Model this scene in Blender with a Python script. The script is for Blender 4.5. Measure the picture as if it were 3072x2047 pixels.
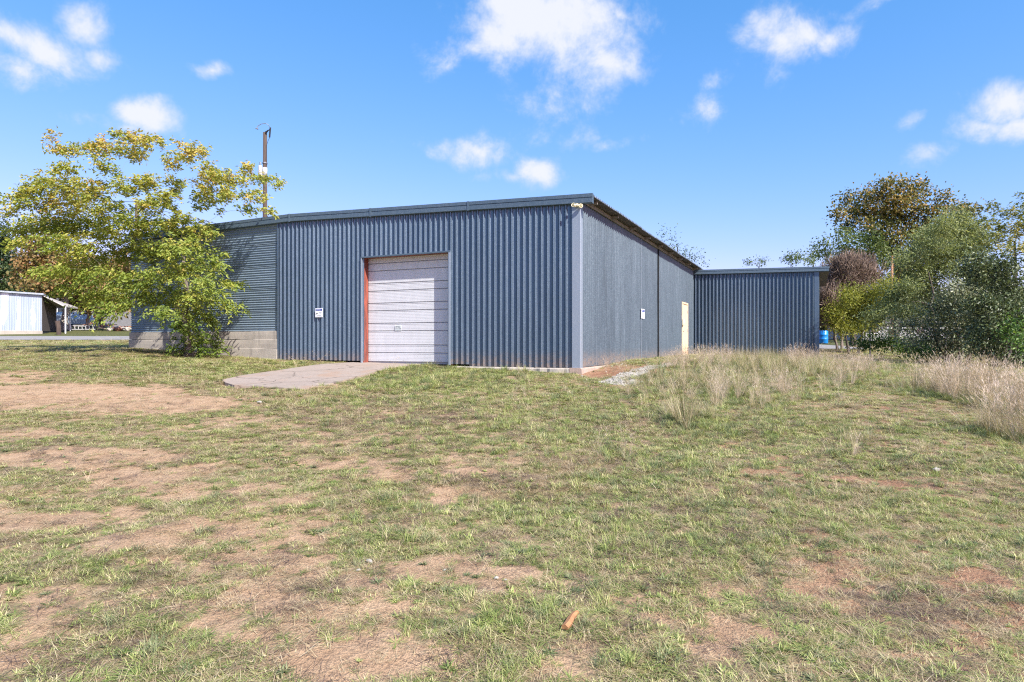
import bpy, bmesh, math, random
import numpy as np
from mathutils import Vector, Matrix

# ------------------------------------------------------------------ scene, camera, sky, sun
S = bpy.context.scene
for o in list(bpy.data.objects):
    bpy.data.objects.remove(o, do_unlink=True)
C = S.collection
R = math.radians
rng = np.random.default_rng(7)
random.seed(7)

FP, CX0, HY, CAMZ = 1930.0, 1536.0, 1030.0, 0.5        # focal length in photo pixels, centre, horizon row, eye height above slab
cam_d = bpy.data.cameras.new('camera'); cam = bpy.data.objects.new('camera', cam_d); C.objects.link(cam)
cam.location = (0, 0, CAMZ); cam.rotation_euler = (R(90), 0, 0)
cam_d.sensor_width = 36.0; cam_d.lens = 36.0 * FP / 3072.0
cam_d.shift_y = (HY - 1023.5) / 3072.0
cam_d.clip_start = 0.05; cam_d.clip_end = 3000
S.camera = cam

SUN_EL = R(42.0)
SUN_H = Vector((0.642, -0.766)).normalized()
SUN_DIR = Vector((SUN_H.x * math.cos(SUN_EL), SUN_H.y * math.cos(SUN_EL), math.sin(SUN_EL)))
sl = bpy.data.lights.new('sun', 'SUN'); sl.energy = 5.0; sl.angle = R(0.53); sl.color = (1.0, 0.95, 0.87)
so = bpy.data.objects.new('sun', sl); C.objects.link(so)
so.rotation_euler = SUN_DIR.to_track_quat('Z', 'Y').to_euler(); so.location = (20, -20, 30)

S.view_settings.view_transform = 'Standard'; S.view_settings.look = 'None'
S.cycles.max_bounces = 5; S.cycles.diffuse_bounces = 2; S.cycles.glossy_bounces = 2; S.cycles.filter_width = 1.2; S.cycles.use_denoising = False; S.view_settings.gamma = 1.0; S.view_settings.use_curve_mapping = False
S.view_settings.exposure = 1.02

def at(px, py, Y):
    return Vector(((px - CX0) / FP * Y, Y, CAMZ + (HY - py) / FP * Y))

def build_world():
    w = bpy.data.worlds.new('World'); S.world = w; w.use_nodes = True
    nt = w.node_tree; nt.nodes.clear(); N = nt.nodes.new; L = nt.links.new
    out = N('ShaderNodeOutputWorld'); bg = N('ShaderNodeBackground'); bg.inputs[1].default_value = 0.084
    sky = N('ShaderNodeTexSky'); sky.sky_type = 'NISHITA'; sky.sun_disc = False
    sky.sun_elevation = SUN_EL; sky.sun_rotation = math.atan2(SUN_H.x, SUN_H.y)
    sky.air_density = 1.0; sky.dust_density = 0.6; sky.ozone_density = 2.0; sky.altitude = 0
    # grade the whole sky evenly: paler and less violet overhead
    ss = N('ShaderNodeSeparateColor'); L(sky.outputs[0], ss.inputs[0]); cc = N('ShaderNodeCombineColor')
    for ch, (k, g) in enumerate(((0.69, 1.36), (1.52, 0.72), (2.7, 0.6))):
        pw = N('ShaderNodeMath'); pw.operation = 'POWER'; L(ss.outputs[ch], pw.inputs[0]); pw.inputs[1].default_value = g
        ml = N('ShaderNodeMath'); ml.operation = 'MULTIPLY'; L(pw.outputs[0], ml.inputs[0]); ml.inputs[1].default_value = k
        L(ml.outputs[0], cc.inputs[ch])
    sky_col = cc.outputs[0]
    geo = N('ShaderNodeTexCoord')
    d = geo.outputs['Generated']
    # warp the direction a little so that cloud edges billow
    nz = N('ShaderNodeTexNoise'); nz.inputs['Scale'].default_value = 7.0; nz.inputs['Detail'].default_value = 3.0
    L(d, nz.inputs['Vector'])
    sub = N('ShaderNodeVectorMath'); sub.operation = 'SUBTRACT'; L(nz.outputs['Color'], sub.inputs[0]); sub.inputs[1].default_value = (.5, .5, .5)
    scl = N('ShaderNodeVectorMath'); scl.operation = 'SCALE'; L(sub.outputs[0], scl.inputs[0]); scl.inputs['Scale'].default_value = 0.07
    add = N('ShaderNodeVectorMath'); add.operation = 'ADD'; L(d, add.inputs[0]); L(scl.outputs[0], add.inputs[1])
    dw = add.outputs[0]
    lobes = [(1640, 80, 250, 150, 1.5), (1820, 175, 150, 80, 1.1), (1410, 150, 130, 55, .8), (1720, 215, 190, 70, .6), (1852, 35, 36, 30, .9),
             (1560, 20, 160, 90, 1.2), (1330, 190, 80, 30, .55),
             (2330, 120, 150, 90, 1.05), (2330, 215, 80, 70, .55), (2480, 105, 75, 50, .75), (2220, 130, 60, 50, .7),
             (3020, 320, 120, 75, 1.35), (2960, 395, 160, 45, .7), (3080, 390, 120, 50, 1.0),
             (2790, 470, 90, 48, .72), (2750, 370, 32, 26, .5), (2610, 300, 30, 20, .38),
             (1600, 505, 75, 62, 1.25), (1560, 535, 120, 25, .6), (1300, 445, 90, 30, .58), (1430, 465, 100, 45, .72),
             (1660, 320, 120, 55, .62), (1590, 390, 60, 60, .5), (1730, 405, 90, 55, .52), (1840, 430, 90, 25, .55),
             (2100, 330, 60, 45, .6), (2110, 255, 50, 32, .45),
             (455, 335, 110, 62, 1.3), (400, 385, 120, 30, .6), (240, 60, 70, 65, 1.0), (150, 140, 190, 70, .8), (280, 150, 80, 40, .8),
             (50, 205, 120, 50, .72), (20, 100, 130, 60, .75), (645, 197, 58, 26, .8), (250, 360, 90, 28, .45), (2700, 5, 200, 22, .45)]
    # cloud lobes in azimuth and elevation
    nrm = N('ShaderNodeVectorMath'); nrm.operation = 'NORMALIZE'; L(dw, nrm.inputs[0])
    sep = N('ShaderNodeSeparateXYZ'); L(nrm.outputs[0], sep.inputs[0])
    az = N('ShaderNodeMath'); az.operation = 'ARCTAN2'; L(sep.outputs[0], az.inputs[0]); L(sep.outputs[1], az.inputs[1])
    el = N('ShaderNodeMath'); el.operation = 'ARCSINE'; L(sep.outputs[2], el.inputs[0])
    cmb = N('ShaderNodeCombineXYZ'); L(az.outputs[0], cmb.inputs[0]); L(el.outputs[0], cmb.inputs[1])
    frames = []
    for px, py, rx, ry, wgt in lobes:
        dx = (px - CX0) / FP; dz = (HY - py) / FP; h2 = 1 + dx * dx
        frames.append((math.atan(dx), math.atan(dz / math.sqrt(h2)), 1.36 * rx / FP / h2, 1.36 * ry / FP * math.sqrt(h2) / (h2 + dz * dz), wgt))
    r2 = random.Random(5)
    for k in range(16):                                   # the same scattered cumulus round the rest of the sky
        a_ = R(r2.choice([-1, 1]) * r2.uniform(52, 170)); e_ = R(r2.choice([r2.uniform(6, 20), r2.uniform(15, 38), r2.uniform(30, 70)]))
        rx = r2.uniform(.06, .15)
        frames.append((a_, e_, rx / math.cos(e_), rx * r2.uniform(.4, .6), r2.choice([.6, .8, 1.1, 1.3])))
    acc = None
    for a_, e_, rx, ry, wgt in frames:
        mp = N('ShaderNodeVectorMath'); mp.operation = 'MULTIPLY_ADD'; L(cmb.outputs[0], mp.inputs[0])
        mp.inputs[1].default_value = (1 / rx, 1 / ry, 0); mp.inputs[2].default_value = (-a_ / rx, -e_ / ry, 0)
        ln = N('ShaderNodeVectorMath'); ln.operation = 'LENGTH'; L(mp.outputs[0], ln.inputs[0])
        ma = N('ShaderNodeMath'); ma.operation = 'MULTIPLY_ADD'; L(ln.outputs['Value'], ma.inputs[0])
        ma.inputs[1].default_value = -wgt; ma.inputs[2].default_value = wgt
        if acc is None:
            acc = ma.outputs[0]
        else:
            mx = N('ShaderNodeMath'); mx.operation = 'MAXIMUM'; L(acc, mx.inputs[0]); L(ma.outputs[0], mx.inputs[1])
            acc = mx.outputs[0]
    fb = N('ShaderNodeTexNoise'); fb.inputs['Scale'].default_value = 13.0; fb.inputs['Detail'].default_value = 5.0
    fb.inputs['Roughness'].default_value = 0.66; fb.inputs['Distortion'].default_value = 0.25
    L(d, fb.inputs['Vector'])
    m1 = N('ShaderNodeMath'); m1.operation = 'SUBTRACT'; L(fb.outputs['Fac'], m1.inputs[0]); m1.inputs[1].default_value = 0.5
    fb2 = N('ShaderNodeTexNoise'); fb2.inputs['Scale'].default_value = 42.0; fb2.inputs['Detail'].default_value = 4.0; fb2.inputs['Roughness'].default_value = 0.6; L(d, fb2.inputs['Vector'])
    m3 = N('ShaderNodeMath'); m3.operation = 'MULTIPLY_ADD'; L(fb2.outputs['Fac'], m3.inputs[0]); m3.inputs[1].default_value = 0.30; m3.inputs[2].default_value = -0.15
    m4 = N('ShaderNodeMath'); m4.operation = 'ADD'; L(m1.outputs[0], m4.inputs[0]); L(m3.outputs[0], m4.inputs[1]); m1 = m4
    m2 = N('ShaderNodeMath'); m2.operation = 'MULTIPLY_ADD'; L(m1.outputs[0], m2.inputs[0]); m2.inputs[1].default_value = 1.95; L(acc, m2.inputs[2])
    rmp = N('ShaderNodeMapRange'); rmp.interpolation_type = 'SMOOTHSTEP'; L(m2.outputs[0], rmp.inputs[0])
    rmp.inputs[1].default_value = 0.02; rmp.inputs[2].default_value = 1.05; rmp.inputs[3].default_value = 0.0; rmp.inputs[4].default_value = 0.95
    # thick parts are white, thin ones a little blue
    cr = N('ShaderNodeValToRGB'); L(rmp.outputs[0], cr.inputs[0])
    cr.color_ramp.elements[0].position = 0.0; cr.color_ramp.elements[0].color = (3.9, 4.5, 5.9, 1)
    cr.color_ramp.elements[1].position = 1.0; cr.color_ramp.elements[1].color = (5.5, 5.6, 6.0, 1)
    mix = N('ShaderNodeMix'); mix.data_type = 'RGBA'; L(rmp.outputs[0], mix.inputs[0]); L(sky_col, mix.inputs[6]); L(cr.outputs[0], mix.inputs[7])
    L(mix.outputs[2], bg.inputs[0]); L(bg.outputs[0], out.inputs[0])
    w.cycles.sampling_method = 'MANUAL'; w.cycles.sample_map_resolution = 256
build_world()

# ------------------------------------------------------------------ helpers
def tag(o, label=None, cat=None, group=None, kind=None):
    if label: o['label'] = label
    if cat: o['category'] = cat
    if group: o['group'] = group
    if kind: o['kind'] = kind
    return o

def empty(name, loc=(0, 0, 0), rz=0.0):
    o = bpy.data.objects.new(name, None); C.objects.link(o); o.location = loc; o.rotation_euler = (0, 0, rz); o.empty_display_size = .2
    return o

def link_mesh(name, me, mats, parent=None):
    o = bpy.data.objects.new(name, me); C.objects.link(o)
    for m in (mats if isinstance(mats, (list, tuple)) else [mats]):
        me.materials.append(m)
    if parent: o.parent = parent
    return o

class MB:
    """collects vertices and faces, builds one mesh object"""
    def __init__(s): s.v = []; s.f = []; s.m = []
    def box(s, a, b, mi=0):
        x0, y0, z0 = a; x1, y1, z1 = b; n = len(s.v)
        s.v += [(x0, y0, z0), (x1, y0, z0), (x1, y1, z0), (x0, y1, z0), (x0, y0, z1), (x1, y0, z1), (x1, y1, z1), (x0, y1, z1)]
        s.f += [tuple(n + i for i in q) for q in ((0, 3, 2, 1), (4, 5, 6, 7), (0, 1, 5, 4), (1, 2, 6, 5), (2, 3, 7, 6), (3, 0, 4, 7))]; s.m += [mi] * 6
        return s
    def poly(s, pts, mi=0):
        n = len(s.v); s.v += [tuple(p) for p in pts]; s.f.append(tuple(range(n, n + len(pts)))); s.m.append(mi); return s
    def hexa(s, p, mi=0):
        n = len(s.v); s.v += [tuple(q) for q in p]
        s.f += [tuple(n + i for i in q) for q in ((0, 3, 2, 1), (4, 5, 6, 7), (0, 1, 5, 4), (1, 2, 6, 5), (2, 3, 7, 6), (3, 0, 4, 7))]; s.m += [mi] * 6
        return s
    def tube(s, pts, rad, seg=8, mi=0, cap=True):
        P = [Vector(p) for p in pts]; n0 = len(s.v)
        if not isinstance(rad, (list, tuple)): rad = [rad] * len(P)
        up = Vector((0, 0, 1)) if abs((P[-1] - P[0]).normalized().z) < .9 else Vector((1, 0, 0))
        for i, p in enumerate(P):
            t = (P[min(i + 1, len(P) - 1)] - P[max(i - 1, 0)]).normalized()
            a = t.cross(up).normalized(); b = t.cross(a)
            for k in range(seg):
                th = 2 * math.pi * k / seg
                s.v.append(tuple(p + (a * math.cos(th) + b * math.sin(th)) * rad[i]))
        for i in range(len(P) - 1):
            for k in range(seg):
                k2 = (k + 1) % seg
                s.f.append((n0 + i * seg + k, n0 + i * seg + k2, n0 + (i + 1) * seg + k2, n0 + (i + 1) * seg + k)); s.m.append(mi)
        if cap:
            s.f.append(tuple(n0 + k for k in range(seg))); s.m.append(mi)
            s.f.append(tuple(n0 + (len(P) - 1) * seg + k for k in reversed(range(seg)))); s.m.append(mi)
        return s
    def lathe(s, prof, seg=20, axis='z', org=(0, 0, 0), mi=0):
        n0 = len(s.v); ox, oy, oz = org
        for r, h in prof:
            for k in range(seg):
                th = 2 * math.pi * k / seg
                a, b = r * math.cos(th), r * math.sin(th)
                s.v.append((ox + a, oy + b, oz + h) if axis == 'z' else (ox + a, oy - h, oz + b) if axis == 'y' else (ox + h, oy + a, oz + b))
        for i in range(len(prof) - 1):
            for k in range(seg):
                k2 = (k + 1) % seg
                s.f.append((n0 + i * seg + k, n0 + i * seg + k2, n0 + (i + 1) * seg + k2, n0 + (i + 1) * seg + k)); s.m.append(mi)
        s.f.append(tuple(n0 + k for k in reversed(range(seg)))); s.m.append(mi)
        s.f.append(tuple(n0 + (len(prof) - 1) * seg + k for k in range(seg))); s.m.append(mi)
        return s
    def build(s, name, mats, parent=None, bevel=0, smooth=False):
        me = bpy.data.meshes.new(name); me.from_pydata(s.v, [], s.f)
        me.polygons.foreach_set('material_index', s.m)
        bm = bmesh.new(); bm.from_mesh(me)
        bmesh.ops.recalc_face_normals(bm, faces=bm.faces)
        if bevel: bmesh.ops.bevel(bm, geom=bm.edges[:], offset=bevel, segments=1, affect='EDGES', profile=.5)
        bm.to_mesh(me); bm.free()
        if smooth: me.polygons.foreach_set('use_smooth', [True] * len(me.polygons))
        return link_mesh(name, me, mats, parent)

# ---- value noise in numpy
def _hash(ix, iy, seed):
    h = (ix.astype(np.int64) * 374761393 + iy.astype(np.int64) * 668265263 + seed * 974634777) & 0xFFFFFFFF
    h = ((h ^ (h >> 13)) * 1274126177) & 0xFFFFFFFF
    return ((h ^ (h >> 16)) & 0xFFFFFF) / float(0xFFFFFF)
def vnoise(x, y, seed=0):
    ix = np.floor(x); iy = np.floor(y); fx = x - ix; fy = y - iy
    fx = fx * fx * (3 - 2 * fx); fy = fy * fy * (3 - 2 * fy)
    a = _hash(ix, iy, seed); b = _hash(ix + 1, iy, seed); c = _hash(ix, iy + 1, seed); d = _hash(ix + 1, iy + 1, seed)
    return (a * (1 - fx) + b * fx) * (1 - fy) + (c * (1 - fx) + d * fx) * fy
def fbm(x, y, seed=0, oct=4, rough=.5):
    t = 0; amp = 1; tot = 0
    for o in range(oct):
        t = t + amp * vnoise(x * 2 ** o + 17.3 * o, y * 2 ** o - 9.1 * o, seed + o); tot += amp; amp *= rough
    return t / tot
def sstep(a, b, x):
    t = np.clip((x - a) / (b - a), 0, 1); return t * t * (3 - 2 * t)

# ---- building frame: origin at the near corner, local x along the front wall (left is negative), local y along the side wall
A = R(25.0); CA, SA = math.cos(A), math.sin(A)
CY = 14.94; CX = (1737 - CX0) / FP * CY
def fs(px):
    k = (px - CX0) / FP; return (k * CY - CX) / (CA + k * SA)
def fz(px, py, off=0.0):
    s = fs(px); return CAMZ + (HY - py) * (CY - s * SA + off * CA) / FP
def st(px):
    k = (px - CX0) / FP; return (k * CY - CX) / (SA - k * CA)
def sz(px, py):
    return CAMZ + (HY - py) * (CY + st(px) * CA) / FP
def to_local(x, y):
    dx = x - CX; dy = y - CY
    return dx * CA - dy * SA, dx * SA + dy * CA

# ---- terrain height
_zt = np.arange(-60, 900, .5)
def _table(pts):
    z = np.interp(_zt, [p[0] for p in pts], [p[1] for p in pts])
    k = np.exp(-np.linspace(-2, 2, 9) ** 2); k /= k.sum()
    return np.convolve(np.pad(z, 4, mode='edge'), k, mode='valid')
T_MID = _table([(-60, -1.3), (-5, -1.15), (3, -1.05), (15, -.2), (17.8, -.01), (60, .02), (900, .1)])
T_LEFT = _table([(-60, -1.3), (-5, -1.15), (3, -1.05), (10.5, -.42), (16, .03), (21, .33), (25, .38), (30, .5), (36, .67), (42, .93), (48, 1.25), (55, 1.8), (75, 2.6), (120, 3.2), (900, 3.4)])
T_RIGHT = _table([(-60, -1.3), (-5, -1.15), (3, -1.05), (15, -.22), (20, -.14), (28, -.1), (34, .1), (45, .5), (60, .9), (120, 1.5), (900, 1.6)])
APRON_PX = [(1086, 1087), (960, 1096), (830, 1114), (720, 1131), (675, 1143), (668, 1152), (700, 1161), (760, 1163), (830, 1166), (905, 1171), (960, 1163), (1015, 1150), (1080, 1132), (1150, 1113), (1225, 1098), (1300, 1090), (1345, 1087)]
def h_base(x, y):
    m = np.interp(y, _zt, T_MID); l = np.interp(y, _zt, T_LEFT); r = np.interp(y, _zt, T_RIGHT)
    wl = sstep(-5, -13, x); wr = sstep(5, 13, x)
    return m * (1 - wl) * (1 - wr) + l * wl + r * wr * (1 - wl)
def height(x, y):
    x = np.asarray(x, float); y = np.asarray(y, float)
    z = h_base(x, y)
    n = (fbm(x * .55, y * .55, 11, 3) - .5) * .10 + (fbm(x * 2.3, y * 2.3, 21, 3) - .5) * .045
    lx, ly = to_local(x, y)
    near = sstep(-1.6, -.2, ly) * sstep(.8, -.3, lx)      # level along the walls
    return z + n * (1 - .8 * near)
def gp(px, py):
    """ground point seen at a photo pixel"""
    Y = 8.0
    for _ in range(60):
        z = float(h_base(np.array((px - CX0) / FP * Y), np.array(Y)))
        if py - HY < 2: break
        Y = .5 * Y + .5 * (CAMZ - z) * FP / (py - HY)
    return Vector(((px - CX0) / FP * Y, Y, float(height((px - CX0) / FP * Y, Y))))
def gblob(x, y, lst):
    """sum of soft ellipses given in photo pixels, laid on the ground"""
    out = np.zeros_like(x)
    for px, py, rx, ry, w in lst:
        c = gp(px, py); f = gp(px, py - ry); n = gp(px, py + ry)
        ax = rx / FP * c.y; ay = max(.25, (f.y - n.y) / 2)
        yc = (f.y + n.y) / 2; xc = (px - CX0) / FP * yc
        d = ((x - xc) / ax) ** 2 + ((y - yc) / ay) ** 2
        out = np.maximum(out, w * np.clip(1.25 - d * .75, 0, 1))
    return out
BARE = [(150, 1185, 360, 36, 1.15), (480, 1217, 240, 24, .95), (40, 1078, 110, 18, .95), (60, 1130, 120, 22, .6), (700, 1262, 110, 18, .6), (120, 1300, 160, 14, .6),
        (230, 1375, 260, 26, .7), (420, 1430, 170, 34, .85), (600, 1472, 210, 24, .75), (300, 1545, 140, 18, .6), (520, 1600, 220, 34, .55), (330, 1640, 100, 20, .7),
        (780, 1680, 140, 34, .65), (900, 1705, 140, 34, .65), (1150, 1722, 130, 44, .8), (1350, 1712, 150, 38, .8), (1520, 1760, 120, 55, .7), (1130, 1990, 240, 60, .9),
        (750, 1860, 220, 60, .55), (100, 1800, 140, 60, .5), (60, 1960, 160, 60, .55), (1650, 1960, 150, 50, .45), (1350, 1480, 160, 26, .6), (1400, 1412, 100, 18, .5),
        (1180, 1424, 90, 18, .5), (1050, 1390, 130, 18, .5), (760, 1264, 70, 14, .5), (2600, 1690, 170, 36, .5), (2860, 1735, 170, 36, .6), (2400, 1620, 130, 26, .45),
        (2700, 1450, 170, 18, .4), (2950, 1560, 110, 20, .4), (2150, 1900, 170, 60, .45), (2950, 1950, 120, 60, .45), (1790, 1118, 60, 16, 1.0), (1880, 1112, 110, 14, 1.0), (2530, 1110, 60, 8, .6)]
LUSH = [(1900, 1480, 1000, 260, .40), (1400, 1220, 800, 80, .45), (1350, 1130, 330, 50, .9), (560, 1120, 420, 40, .8), (1750, 1250, 260, 50, .6), (1950, 1420, 300, 70, .7), (2350, 1300, 350, 60, .6), (1500, 1330, 300, 60, .4), (2300, 1650, 400, 130, .5),
        (1900, 1600, 220, 90, .6), (250, 1720, 260, 60, .5), (850, 1560, 260, 50, .5), (1250, 1640, 250, 50, .6), (2800, 1400, 250, 40, .5), (430, 1950, 260, 90, .5), (1500, 1900, 260, 60, .6)]
DRYB = [(1650, 1390, 260, 36, .9), (1200, 1250, 350, 36, .7), (1480, 1450, 260, 30, .8), (2350, 1480, 260, 50, .6), (2600, 1760, 260, 90, .7), (850, 1180, 260, 26, .7), (900, 1780, 220, 60, .8), (2900, 1850, 200, 60, .6), (500, 1150, 300, 20, .5)]
TALL = [(2130, 1170, 260, 40, .75), (2330, 1112, 260, 26, .95), (2200, 1110, 200, 24, .9), (2420, 1140, 170, 26, .6), (2080, 1275, 110, 38, .75), (2230, 1215, 140, 26, .5), (2570, 1100, 120, 14, .45), (2800, 1150, 60, 20, .35), (3015, 1230, 170, 80, 1.35), (3075, 1320, 110, 50, 1.2), (2960, 1150, 130, 34, .7), (1960, 1130, 60, 18, .55), (1860, 1108, 60, 8, .5)]

apron_xy = np.array([[gp(*p).x, gp(*p).y] for p in APRON_PX])
def in_poly(x, y, P):
    ins = np.zeros(x.shape, bool); j = len(P) - 1
    for i in range(len(P)):
        c = ((P[i, 1] > y) != (P[j, 1] > y)) & (x < (P[j, 0] - P[i, 0]) * (y - P[i, 1]) / (P[j, 1] - P[i, 1] + 1e-9) + P[i, 0])
        ins ^= c; j = i
    return ins
ANNEX_T = st(2078)
WALL_L = fs(390)
def blocked(x, y, m=0.0):
    lx, ly = to_local(x, y)
    b = (ly > -m) & (lx < m + .02) & (lx > WALL_L - m) & (ly < 24)
    b |= (ly > ANNEX_T - m) & (lx < 5.2 + m) & (lx > -1) & (ly < 24)
    return b
GRAV_PX = [(1788, 1146), (1850, 1128), (1905, 1108), (1960, 1096), (2030, 1090), (2040, 1096), (1960, 1108), (1930, 1125), (1900, 1138), (1935, 1150), (1870, 1156)]
grav_xy = np.array([[gp(*p).x, gp(*p).y] for p in GRAV_PX])
ROAD = dict(x=[-140, -60, -38, -25, -5, 20], y0=[37.2, 36.6, 36.2, 36.0, 36.0, 36.0], y1=[43.2, 42.8, 42.4, 42.2, 42.2, 42.2])
def fields(x, y):
    """cover (0 bare .. 1 grass), lush, dry, tall"""
    n1 = fbm(x * 1.1, y * 1.7, 31, 4, .55); n2 = fbm(x * 3.1, y * 4.2, 41, 3, .6)
    bare = gblob(x, y, BARE); lush = gblob(x, y, LUSH); dry = gblob(x, y, DRYB); tall = gblob(x, y, TALL)
    leftdirt = sstep(3.0, -3.0, x) * sstep(12.5, 7.5, y) * .10
    n3 = fbm(x * 7.5, y * 9.0, 47, 2, .6)
    cover = .84 - .76 * bare - .35 * bare * sstep(9.0, 11.0, y) + .25 * lush - leftdirt + (n1 - .5) * .75 + (n2 - .5) * 1.15 + (n3 - .5) * 1.0 + .2 * tall
    cover = np.where(in_poly(x, y, apron_xy), 0, cover)
    g = in_poly(x, y, grav_xy)
    cover = np.where(g, cover - .55, cover)
    return np.clip(cover, 0, 1), lush + (n1 - .5) * .8, dry + (n2 - .5) * .6, tall

# ------------------------------------------------------------------ materials
def new_mat(name):
    m = bpy.data.materials.new(name); m.use_nodes = True; nt = m.node_tree
    p = nt.nodes['Principled BSDF']; return m, nt, p
def node(nt, t, **kw):
    n = nt.nodes.new(t)
    for k, v in kw.items(): setattr(n, k, v)
    return n
def ramp(nt, fac, stops):
    r = node(nt, 'ShaderNodeValToRGB'); nt.links.new(fac, r.inputs[0])
    e = r.color_ramp.elements
    while len(e) < len(stops): e.new(.5)
    for i, (p, c) in enumerate(stops):
        e[i].position = p; e[i].color = (*c, 1)
    return r.outputs[0]
def wpos(nt, scale=(1, 1, 1)):
    g = node(nt, 'ShaderNodeNewGeometry'); mp = node(nt, 'ShaderNodeMapping'); mp.inputs['Scale'].default_value = scale
    nt.links.new(g.outputs['Position'], mp.inputs[0]); return mp.outputs[0]
def noise(nt, vec, scale, detail=4, rough=.55):
    n = node(nt, 'ShaderNodeTexNoise'); n.inputs['Scale'].default_value = scale; n.inputs['Detail'].default_value = detail; n.inputs['Roughness'].default_value = rough
    nt.links.new(vec, n.inputs['Vector']); return n.outputs['Fac']
def mixc(nt, fac, a, b, mode='MIX'):
    m = node(nt, 'ShaderNodeMix', data_type='RGBA', blend_type=mode)
    for sock, v in ((m.inputs[0], fac), (m.inputs[6], a), (m.inputs[7], b)):
        if hasattr(v, 'links'): nt.links.new(v, sock)
        else: sock.default_value = v if not isinstance(v, tuple) else (*v, 1)
    return m.outputs[2]
def mth(nt, op, a, b=None, c=None):
    m = node(nt, 'ShaderNodeMath', operation=op)
    for i, v in enumerate((a, b, c)):
        if v is None: continue
        if hasattr(v, 'links'): nt.links.new(v, m.inputs[i])
        else: m.inputs[i].default_value = v
    return m.outputs[0]
def mrange(nt, v, a, b, c=0.0, d=1.0):
    m = node(nt, 'ShaderNodeMapRange', interpolation_type='SMOOTHSTEP'); nt.links.new(v, m.inputs[0])
    for i, q in enumerate((a, b, c, d)): m.inputs[i + 1].default_value = q
    return m.outputs[0]
def bump(nt, p, h, strength=.3, dist=.02):
    b = node(nt, 'ShaderNodeBump'); b.inputs['Strength'].default_value = strength; b.inputs['Distance'].default_value = dist
    nt.links.new(h, b.inputs['Height']); nt.links.new(b.outputs[0], p.inputs['Normal'])

def plain(name, c1, c2=None, rough=.6, metal=0.0, scale=6.0, stretch=(1, 1, 1), bmp=0.0):
    m, nt, p = new_mat(name)
    p.inputs['Roughness'].default_value = rough; p.inputs['Metallic'].default_value = metal
    v = wpos(nt, stretch); n = noise(nt, v, scale, 5, .6)
    c2 = c2 or tuple(x * .75 for x in c1)
    nt.links.new(ramp(nt, n, [(.3, c2), (.7, c1)]), p.inputs['Base Color'])
    if bmp: bump(nt, p, n, bmp, .02)
    return m

def galvanised(name, c_lo, c_hi, metal=.55, rough=.42, spangle=38.0, rust=0.0, stain=.35, mud=False, speck=.4):
    """zinc-coated steel with a spangle, rain streaks and faint oxide"""
    m, nt, p = new_mat(name); L = nt.links.new
    v = wpos(nt)
    vo = node(nt, 'ShaderNodeTexVoronoi'); vo.inputs['Scale'].default_value = spangle; vo.inputs['Randomness'].default_value = 1.0; L(v, vo.inputs['Vector'])
    hs = node(nt, 'ShaderNodeSeparateColor'); L(vo.outputs['Color'], hs.inputs[0])
    n2 = noise(nt, v, spangle * .8, 3, .7)
    sp = mth(nt, 'ADD', mth(nt, 'MULTIPLY', hs.outputs[0], .6), mth(nt, 'MULTIPLY', n2, .5))
    col = ramp(nt, sp, [(.25, c_lo), (.60, tuple(a * .72 + b * .28 for a, b in zip(c_lo, c_hi))), (.85, c_hi)])
    vs = node(nt, 'ShaderNodeTexVoronoi'); vs.inputs['Scale'].default_value = spangle * .62; L(v, vs.inputs['Vector'])
    col = mixc(nt, mrange(nt, vs.outputs['Distance'], .24, .12, 0, speck), col, tuple(x * 1.45 + .03 for x in c_hi))
    st_n = noise(nt, wpos(nt, (7, 7, .35)), 2.0, 5, .6)
    col = mixc(nt, mrange(nt, st_n, .5, .8, 0, stain), col, tuple(x * 1.25 + .03 for x in c_hi))
    col = mixc(nt, mrange(nt, noise(nt, wpos(nt, (3, 3, .5)), 1.3, 4, .6), .5, .75, 0, stain), col, tuple(x * .7 for x in c_lo))
    oi = node(nt, 'ShaderNodeObjectInfo')
    col = mixc(nt, 1.0, col, ramp(nt, oi.outputs['Random'], [(0, (.86, .87, .88)), (1, (1.08, 1.07, 1.06))]), 'MULTIPLY')
    if mud:
        g_ = node(nt, 'ShaderNodeNewGeometry'); sx_ = node(nt, 'ShaderNodeSeparateXYZ'); L(g_.outputs['Position'], sx_.inputs[0])
        splash = mth(nt, 'MULTIPLY', mrange(nt, sx_.outputs[2], .40, -.05), mrange(nt, noise(nt, wpos(nt, (1, 1, 2)), 5.0, 5, .7), .30, .62))
        col = mixc(nt, mth(nt, 'MULTIPLY', splash, .6), col, (.30, .215, .155))
    if rust:
        col = mixc(nt, mrange(nt, noise(nt, wpos(nt, (1, 1, .6)), 2.2, 6, .7), .62, .72, 0, rust), col, (.22, .10, .05))
    L(col, p.inputs['Base Color'])
    p.inputs['Metallic'].default_value = metal
    rr = mth(nt, 'MULTIPLY_ADD', sp, .22, rough - .1); L(rr, p.inputs['Roughness'])
    bump(nt, p, mth(nt, 'ADD', noise(nt, wpos(nt, (1, 1, .4)), 3.0, 3), mth(nt, 'MULTIPLY', sp, .02)), .10, .03)
    return m

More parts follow.
